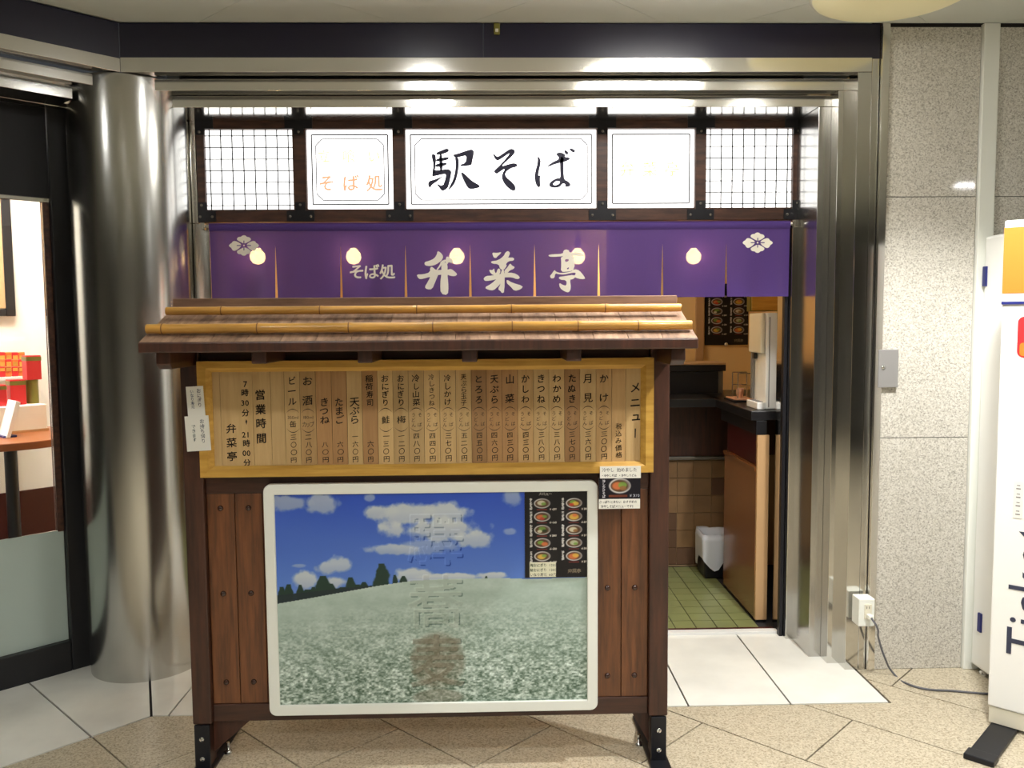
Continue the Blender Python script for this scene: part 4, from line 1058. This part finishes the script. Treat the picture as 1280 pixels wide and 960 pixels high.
def bowl1(S):
    bowl(S, S.w*.5, S.h*.36, S.w*.26, S.h*.34, [(-.2,0,.5,OR), (.25,-.1,.4,GRN), (.3,.3,.3,BRN)]); S.rect(S.w*.24, S.h*.76, S.w*.68, S.h*.86, (128,62,36), .8)
note('bowl_card', 'small black card with one noodle bowl on the signboard', 748.5, 597.5, 800.5, 624.5, YNT+.001, [('冷しかけそば', .12, .14, .07, (196,194,200)), ('¥370', .78, .8, .085, (176,178,190))], bg=(16,14,26), group='pictures on the signboard', draw=bowl1)
note('paper_note', 'white handwritten strip below the small bowl picture', 748.5, 624, 800, 635.5, YNT, [('さっぱりと冷たい おすすめの', .04, .3, .3, None), ('冷やしそばメニューです!', .08, .74, .31, None)], vertical=False, res=2.4)
note('paper_note', 'cream handwritten price slip on the noodle bowl poster', 662, 703, 695, 721, YQ-.0015, [('梅おにぎり 120円', .08, .2, .23, (50,70,50)), ('鮭おにぎり 130円', .08, .52, .23, (50,70,50)), ('いなり寿司 60円', .08, .83, .23, (50,50,50))], bg=(214,212,186), vertical=False, res=2.4)

# ================================================================== INSIDE THE SOBA SHOP
ct = thing('serving_counter', 'black topped counter turning along the right side of the shop', 'counter', (0, 4.8, 0))
zc = atx(948, 520, 1.27).z-.0
box('counter_top', M_BLACK, ct, -1.28, 1.27, 4.62, 5.2, .985, 1.03, .004)
box('side_top', M_BLACK, ct, 1.235, 1.75, 3.985, 5.2, .985, 1.03, .004)
box('side_apron', M_BLACK, ct, 1.262, 1.315, 3.99, 4.61, .915, .984, .003)
cb = thing('side_cabinet', 'brown laminate cabinet panel under the side counter', 'cabinet', (1.29, 4.45, 0))
box('lower_panel', M_LAM, cb, 1.27, 1.30, 4.006, 4.56, .012, .735, .002)
box('ledge', M_LAM, cb, 1.262, 1.30, 4.006, 4.56, .737, .755, .002)
box('upper_panel', M_MAROON, cb, 1.285, 1.30, 4.006, 4.56, .757, .914)
box('end_panel', M_LAMEND, cb, 1.268, 1.325, 3.985, 4.005, .012, .914, .002)
box('plinth', M_BLACK, cb, 1.275, 1.32, 3.99, 4.55, 0, .0115)
# black glazed case standing on the counter
a, b = at(836, 454, 4.95), at(907, 500, 4.95)
cs = thing('display_case', 'black boxy warmer case standing on the serving counter', 'case', ((a.x+b.x)/2, 5.0, 1.03))
box('case_top', M_LAMEND, cs, .55, b.x, 4.95, 5.18, a.z-.012, a.z, .002)
box('case_rail', M_BLACK, cs, .55, b.x, 4.95, 5.18, at(880, 464, 4.95).z, a.z-.0125, .002)
box('case_body', M_BLACK, cs, .55, at(898, 480, 4.95).x, 4.955, 5.17, 1.031, at(880, 464, 4.95).z-.001, .002)
box('case_side', M_GREYM, cs, at(898, 480, 4.95).x+.001, at(905, 480, 4.95).x, 4.97, 5.16, 1.031, at(880, 464, 4.95).z-.001, .002)
# white hot water dispenser on the side counter
YD = 4.05
x0, x1 = at(951, 450, YD).x, at(972, 450, YD).x
zt_, zb_ = at(960, 391, YD).z, 1.031
ds = thing('tea_dispenser', 'tall white hot tea dispenser on the side counter', 'dispenser', ((x0+x1)/2, YD+.12, zb_))
box('column', M_WHITE2, ds, at(957.5, 450, YD).x, x1, YD, YD+.2, zb_, zt_, .006)
zmid = at(950, 442, YD).z
box('head', M_CREAM, ds, x0, at(957, 450, YD).x, YD+.006, YD+.2, zmid, zt_, .008)
box('recess_back', M_GREY, ds, x0+.012, at(957, 450, YD).x, YD+.17, YD+.2, zb_+.036, zmid-.001, .002)
tr = box('drip_tray', M_WHITE2, ds, x0-.016, at(957, 450, YD).x, YD-.004, YD+.165, zb_, zb_+.034, .004)
for k in range(5): box('grille_bar', M_GREY, tr, x0-.01, at(956.5, 450, YD).x-.002, YD+.014+.028*k, YD+.02+.028*k, zb_+.034, zb_+.037)
box('tap', M_BLACK, ds, at(955, 450, YD).x-.012, at(955, 450, YD).x+.004, YD+.12, YD+.15, zmid-.03, zmid-.001, .002)
box('control_panel', M_GREY, ds, at(961, 450, YD).x, at(962.2, 450, YD).x, YD-.001, YD+.002, zb_+.01, zt_-.02)
# tray with cup rack
YT = 4.5
ty = thing('serving_tray', 'pale pink serving tray with black rim on the side counter', 'tray', (1.36, YT, 1.031))
a, b = at(911, 490, YT).x, at(940, 490, YT).x
box('tray_base', M_BLACK, ty, a, b, YT-.1, YT+.1, 1.031, 1.04, .003); box('tray_pad', M_PINK, ty, a+.01, b-.01, YT-.09, YT+.09, 1.0405, 1.047, .002)
rk = thing('cup_rack', 'wire rack standing on the pink serving tray', 'rack', ((a+b)/2, YT, 1.047))
ra, rb, ztp = at(919, 480, YT).x, at(937, 480, YT).x, at(925, 466, YT).z
for x in (ra, rb):
    for y in (YT-.05, YT+.05): MB().tube([(x, y, 1.0475), (x, y, ztp)], .003, 8).build('rack_post', M_CHROME, rk)
for z in (ztp, 1.047+(ztp-1.047)*.5):
    MB().tube([(ra, YT-.05, z), (rb, YT-.05, z)], .0025, 8).build('rack_rail', M_CHROME, rk); MB().tube([(ra, YT+.05, z), (rb, YT+.05, z)], .0025, 8).build('rack_rail', M_CHROME, rk)
def cup(x, y, z, r, h, label):
    t = thing('tea_cup', label, 'cup', (x, y, z)); MB().lathe([(r*.7, 0), (r*.95, h*.4), (r, h), (r*.9, h), (r*.62, h*.15), (.001, h*.13)], (x, y, z), 20).build('cup_body', M_PINK, t); return t
cup((ra+rb)/2-.012, YT, 1.0475, .02, .05, 'pale pink tea cup inside the wire rack')
cup(rb+.0, YT-.08, 1.0475, .018, .046, 'pale pink tea cup beside the wire rack')
# dark shelf and pale cupboard by the inner right wall
a, b = at(938, 374, 4.9), at(974, 389, 4.9)
cbd = thing('wall_cupboard', 'olive yellow cupboard hanging behind the tea dispenser', 'cupboard', ((a.x+b.x)/2, 5.0, b.z))
box('body', M_GREENCAN, cbd, a.x, 1.75, 4.9, 4.97, b.z, b.z+.5, .003); box('door', M_YELLOW, cbd, a.x+.005, 1.745, 4.885, 4.899, b.z+.005, b.z+.49, .003)
# waste bin with a white bag
bb = thing('waste_bin', 'small black waste bin lined with a white bag by the tiled wall', 'bin', (1.2, 4.78, 0))
bx = at(893, 690, 4.76).x
MB().prism([(bx-.075, 4.68), (bx+.075, 4.68), (bx+.075, 4.86), (bx-.075, 4.86)], 0, .2, 'z').build('bin_body', M_BLACK, bb, .012)
m = MB(); rng2 = random.Random(3); ring0 = []
nn = 28
def rr_(i, s): 
    a = 2*PI*i/nn; c, s_ = math.cos(a), math.sin(a); k = 1/max(abs(c)/.085, abs(s_)/.1); return (bx+c*k*s, 4.77+s_*k*s)
prof = [(1.02, .11), (1.04, .16), (1.05, .22), (1.0, .252), (.86, .25), (.82, .2)]
vs = []
for s_, z in prof:
    for i in range(nn):
        x, y = rr_(i, s_*(1+rng2.uniform(-.03, .03))); lo_ = (.07*max(0, math.sin(i*.7)) if z < .12 else 0); vs.append((x, y, z+rng2.uniform(-.006, .006)-lo_*.9))
m.add(vs, [(j*nn+i, j*nn+(i+1) % nn, (j+1)*nn+(i+1) % nn, (j+1)*nn+i) for j in range(len(prof)-1) for i in range(nn)], True)
m.build('bag', M_BAG, bb)

# ================================================================== INSIDE THE LEFT SHOP
def LP(px, py, ly): return atl(px, py, ly)
def ltube(name, mt, parent, pts, r, seg=12):
    m = MB().tube(pts, r, seg); m.v = [tuple(LM @ Vector(v)) for v in m.v]; return m.build(name, mt, parent)
LT = 1.0
tc = LP(20, 556, LT); ztab = LP(30, 552, LT-.25).z
tab = lthing('display_table', 'brown round edged display table on a black leg', 'table', tc.x, LT, 0)
m = MB(); m.prism([(tc.x-.02+.36*math.cos(k*PI/24), LT+.05+.33*math.sin(k*PI/24)) for k in range(48)], ztab-.035, ztab); m.v = [tuple(LM @ Vector(v)) for v in m.v]
m.build('tabletop', M_BROWNT, tab, .004)
lx = LP(15, 600, LT).x; ltube('leg', M_BLACK, tab, [(lx, LT, .02), (lx, LT, ztab-.036)], .028, 16)
m = MB().lathe([(.2, 0), (.2, .012), (.03, .024)], (lx, LT, 0), 32); m.v = [tuple(LM @ Vector(v)) for v in m.v]; m.build('base', M_BLACK, tab)
ba = LP(0, 520, 1.1); bb_ = LP(58, 505, 1.1)
st = lthing('white_riser', 'plain white riser box standing on the display table', 'riser', (ba.x+bb_.x)/2, 1.1, ztab)
lbox('riser_body', M_WALLW, st, ba.x-.1, bb_.x, 1.1, 1.34, ztab, bb_.z, bevel=.004); lbox('riser_lip', M_LAMEND, st, ba.x-.1, bb_.x+.003, 1.09, 1.099, ztab, ztab+.012)
def pack(name, label, px0, py0, px1, py1, ly, dep, mt, lid, z0=None, group='red gift boxes on the riser', cat='box'):
    a, b = LP(px0, py1, ly), LP(px1, py0, ly); z0 = a.z if z0 is None else z0
    t = lthing(name, label, cat, (a.x+b.x)/2, ly+dep/2, z0, group)
    lbox('carton', mt, t, a.x, b.x, ly, ly+dep, z0, b.z, bevel=.002)
    lbox('band', lid, t, a.x-.001, b.x+.001, ly-.001, ly+dep+.001, b.z-(b.z-z0)*.22, b.z-(b.z-z0)*.06)
    return t
zr_ = bb_.z
pack('gift_box', 'front red gift box with gold band on the white riser', -14, 481, 8, 506, 1.14, .07, M_RED, M_GREENCAN, zr_)
pack('gift_box', 'low red gift box with gold band beside the olive tin', 14, 474, 32, 506, 1.16, .07, M_RED, M_GREENCAN, zr_)
a, b = LP(36, 506, 1.17), LP(50, 475, 1.17)
tn = lthing('tea_tin', 'olive green round tin on the white riser', 'tin', (a.x+b.x)/2, 1.2, zr_)
m = MB().lathe([(abs(b.x-a.x)/2, 0), (abs(b.x-a.x)/2, b.z-zr_), (abs(b.x-a.x)/2*.96, b.z-zr_+.003)], ((a.x+b.x)/2, 1.2, zr_), 24); m.v = [tuple(LM @ Vector(v)) for v in m.v]; m.build('tin_body', M_GREENCAN, tn)
m = MB().lathe([(abs(b.x-a.x)/2*1.02, b.z-zr_-.012), (abs(b.x-a.x)/2*1.02, b.z-zr_+.002)], ((a.x+b.x)/2, 1.2, zr_), 24); m.v = [tuple(LM @ Vector(v)) for v in m.v]; m.build('tin_lid', M_GREENCAN, tn)
ztin = b.z+.003
pack('gift_box', 'tall red gift box standing on the olive tin', 34, 444, 51, 474, 1.165, .07, M_RED, M_GREENCAN, ztin)
# back shelf with rows of small packets
a, b = LP(-20, 474, 1.38), LP(34, 470, 1.38)
sh = lthing('packet_shelf', 'slim white shelf fixed to the wall above the display table', 'shelf', (a.x+b.x)/2, 1.48, b.z-.02)
lbox('shelf_board', M_WALLW, sh, a.x, b.x, 1.36, 1.6, b.z-.018, b.z); lbox('shelf_back', M_WALLW, sh, a.x, b.x, 1.59, 1.6, b.z, b.z+.18)
for r in range(3):
    for k in range(4):
        pxa, pxb = -1+8.2*k, 6.6+8.2*k; ly = 1.38+.07*r
        aa, cc = LP(pxa, 470-9*r, ly), LP(pxb, 458-9*r, ly)
        if r: pass
        z0 = b.z+.001; z1 = cc.z
        t = lthing('snack_packet', '%s snack packet, %s row of wall shelf, %s from tall gift box' % ('orange mottled' if (r+k) % 2 else 'plain red', ['front', 'middle', 'back'][r], ['fourth', 'third', 'second', 'first'][k]), 'packet', (aa.x+cc.x)/2, ly+.015, z0, 'snack packets on the wall shelf')
        lbox('packet_body', M_REDY if (r+k) % 2 else M_RED, t, aa.x, cc.x, ly, ly+.03, z0, z1, bevel=.004); lbox('packet_label', M_YELLOW, t, aa.x+.004, cc.x-.004, ly-.001, ly, z0+(z1-z0)*.55, z0+(z1-z0)*.85)
a, b = LP(-2, 545, 1.0), LP(20, 500, 1.0)
tbt = lthing('price_stand', 'slanted pale blue card stand on the display table', 'card stand', (a.x+b.x)/2, 1.0, ztab)
m = MB(); q = [(LP(3, 546, 1.0).x, ztab), (LP(8, 546, 1.0).x, ztab), (LP(21, 502, 1.0).x, LP(21, 502, 1.0).z), (LP(15, 500, 1.0).x, LP(15, 500, 1.0).z)]
m.prism(q, .94, 1.06, 'y'); m.v = [tuple(LM @ Vector(v)) for v in m.v]; m.build('card', M_WHITE2, tbt, .002)
lbox('card_foot', M_BLUE, tbt, q[0][0]-.01, q[1][0]+.03, .95, 1.05, ztab, ztab+.008)
a, b = LP(20, 395, 1.57), LP(12, 246, 1.57)
pic = lthing('wall_picture', 'black framed brown notice board on the bright white wall', 'picture', a.x-.3, 1.58, a.z)
xw, xo = a.x, a.x-.62; zt2 = b.z+.05; lbox('picture_panel', M_LAMEND, pic, xo, xw-.045, 1.575, 1.6, a.z+.04, zt2)
lbox('frame_side', M_BLACK, pic, xw-.045, xw, 1.565, 1.6, a.z, zt2, bevel=.004); lbox('frame_side', M_BLACK, pic, xo-.045, xo, 1.565, 1.6, a.z, zt2, bevel=.004)
lbox('frame_side', M_BLACK, pic, xo, xw-.046, 1.565, 1.6, a.z, a.z+.035, bevel=.004); lbox('frame_side', M_BLACK, pic, xo, xw-.046, 1.565, 1.6, zt2-.035, zt2, bevel=.004)

# ================================================================== RIGHT SIDE: OUTLET, CORD, PANEL, TICKET SIGN
a, b = at(1099, 437, 3.41), at(1120, 484, 3.41)
ap = thing('access_panel', 'small grey metal access plate with a keyhole on the granite wall', 'access plate', ((a.x+b.x)/2, 3.41, b.z))
box('plate', M_GREY, ap, at(1096, 460, 3.41).x, b.x, 3.394, 3.4155, b.z, a.z, .002); lk = MB().lathe([(.008, -.002), (.008, -.005), (.003, -.006), (.0005, -.0062)], (at(1102, 459, 3.41).x, 3.396, at(1102, 459, 3.41).z), 16, 'y').build('lock', M_CHROME, ap)
YO = 3.33
a, b = at(1074, 749, YO), at(1093, 783, YO)
ob = thing('outlet_box', 'white surface mounted power outlet box on the granite edge', 'outlet', ((a.x+b.x)/2, 3.37, b.z))
box('box_body', M_WHITE, ob, a.x, b.x, YO, 3.397, b.z, a.z, .003)
c = at(1084.5, 764, YO); sk = box('socket_plate', M_CREAM, ob, c.x-.014, c.x+.016, YO-.004, YO, c.z-.032, c.z+.03, .002)
for dz in (.016, -.016):
    for dx in (-.006, .004): box('slot', M_BLACK, sk, c.x+dx, c.x+dx+.002, YO-.0046, YO-.0039, c.z+dz-.005, c.z+dz+.005)
cd = thing('power_cord', 'grey power cord with plug running from the outlet across the floor', 'cord', (c.x+.05, 3.33, 0))
pz = c.z-.016
box('plug', M_WHITE, cd, c.x-.008, c.x+.010, YO-.035, YO-.0047, pz-.009, pz+.009, .004)
fl = [(c.x, YO-.034, pz), (c.x+.016, YO-.05, pz-.03)]
for px, py, z in ((1098, 797, 3.32), (1106, 822, 3.33)):
    q = at(px, py, z); fl.append((q.x, q.y, q.z))
for px, py in ((1118, 843), (1135, 855), (1156, 861), (1190, 863.5), (1232, 867), (1270, 868)):
    q = atz(px, py, .005); fl.append((q.x, q.y, .005))
cur = bpy.data.curves.new('cord', 'CURVE'); cur.dimensions = '3D'; cur.bevel_depth = .0042; cur.bevel_resolution = 2
sp = cur.splines.new('BEZIER'); sp.bezier_points.add(len(fl)-1)
for bp_, q in zip(sp.bezier_points, fl): bp_.co = q; bp_.handle_left_type = bp_.handle_right_type = 'AUTO'
tmp = bpy.data.objects.new('cord', cur); COL.objects.link(tmp); bpy.context.view_layer.update()
e = tmp.evaluated_get(bpy.context.evaluated_depsgraph_get()); mm = bpy.data.meshes.new_from_object(e); bpy.data.objects.remove(tmp)
mi = WORLD[cd.name].inverted(); mm.transform(mi)
M_CORD = mat('cord_grey', rgb(92,92,98), .45); mm.materials.clear(); mm.materials.append(M_CORD)
for p in mm.polygons: p.use_smooth = True
co = bpy.data.objects.new('cable', mm); COL.objects.link(co); co.parent = cd

# white cabinet close to the wall
XC = 1.963
kb = thing('white_cabinet', 'tall white cabinet with navy clips against the granite wall', 'cabinet', (2.35, 3.2, 0))
ztc = atx(1250, 292, XC+.02).z
box('body', M_WHITE2, kb, XC+.024, 2.75, 3.02, 3.39, .03, ztc, .012)
box('side_trim', M_WHITE, kb, XC+.03, XC+.05, 3.391, 3.396, .03, ztc, .001)
for px, py0, py1 in ((1230.5, 333, 358), (1224, 766, 790)):
    q0, q1 = atx(px, py1, XC+.02), atx(px, py0, XC+.02); box('clip', M_BLUE, kb, XC+.016, XC+.029, q0.y-.012, q0.y+.012, q0.z, q1.z, .003)
for x in (XC+.06, 2.7):
    for y in (3.06, 3.35): MB().lathe([(.02, 0), (.02, .012), (.008, .014), (.008, .032)], (x, y, 0), 14).build('foot', M_CHROME, kb)
# free standing ticket sign turned toward the hall
TX, TY = 1.775, 2.915
tk = thing('ticket_sign', 'white freestanding ticket sign with vertical lettering on black feet', 'sign', (TX, TY, 0), math.radians(-45))
TWd = .85
zt3, zb3 = 1.80, atz(1234, 905, 0).z+.075
box('panel', M_WHITE2, tk, 0, TWd, 0, .05, .075, 1.80, .006, True)
box('plinth', M_CREAM, tk, .004, TWd-.004, .004, .046, .014, .074, .002, True)
for x in (.012, TWd-.10):
    f_ = box('foot', M_BLACKM, tk, x, x+.085, -.30, .2, 0, .013, .003, True); box('foot_end', M_BLACKM, tk, x-.004, x+.089, -.31, -.25, 0, .02, .004, True)
y_ = -.0012
box('orange_sheet', M_ORANGEP, tk, .0, .42, -.0015, -.0005, 1.55, 1.775, 0, True)
m = MB()
for ch, x in (('き', .1), ('っ', .2), ('ぷ', .3)): put(m, ch, x, 1.64, .1, .1, -.0022, 0)
m.build('lettering', M_WHITE2, tk, local=True)
box('edge_line', M_BLUE, tk, -.0, .5, -.006, -.0005, 1.512, 1.522, 0, True)
m = MB().prism(rrect(.052, .2, 1.33, 1.47, .02), -.0015, -.0005, 'y'); m.build('red_badge', M_RED, tk, local=True)
m = MB().prism(rrect(.06, .19, 1.335, 1.38, .01), -.0022, -.0016, 'y'); m.build('badge_stripe', M_ORANGEP, tk, local=True)
m = MB(); put(m, 'T', .126, 1.42, .1, .07, -.0024, 0); m.build('lettering', M_WHITE2, tk, local=True)
for k in range(6):
    z = .83+.055*k; box('leaflet', M_BLUE if k % 2 else M_GREENCAN, tk, .10, .22, -.012, -.0005, z, z+.018, .002, True)
box('leaflet', mat('cyan_print', rgb(70,180,214), .4), tk, .10, .22, -.014, -.0005, .785, .815, .002, True)
box('price_slip', M_PAPER, tk, .058, .088, -.0016, -.0005, .77, .9, 0, True)
m = MB()
for k in range(4): m.box(.066, .08, -.0022, -.0017, .782+.03*k, .786+.03*k); m.box(.068, .078, -.0022, -.0017, .794+.03*k, .797+.03*k)
m.build('price_marks', M_GREY, tk, local=True)
# word running upward: letters turned a quarter turn
m = MB(); adv = 0.0; H_ = .17; tz_ = at(1262, 817, 2.87).z; tx_ = .052+.69*H_*1.05
for ch in 'Tickets':
    vs, fs = glyph(ch); a0 = min(v[0] for v in vs); a1 = max(v[0] for v in vs)
    m.add([(tx_-b*H_*1.05, -.0015, tz_+adv+(a-a0)*H_) for a, b in vs], fs); adv += (a1-a0+.11)*H_
m.build('lettering', M_TEXTN, tk, local=True)
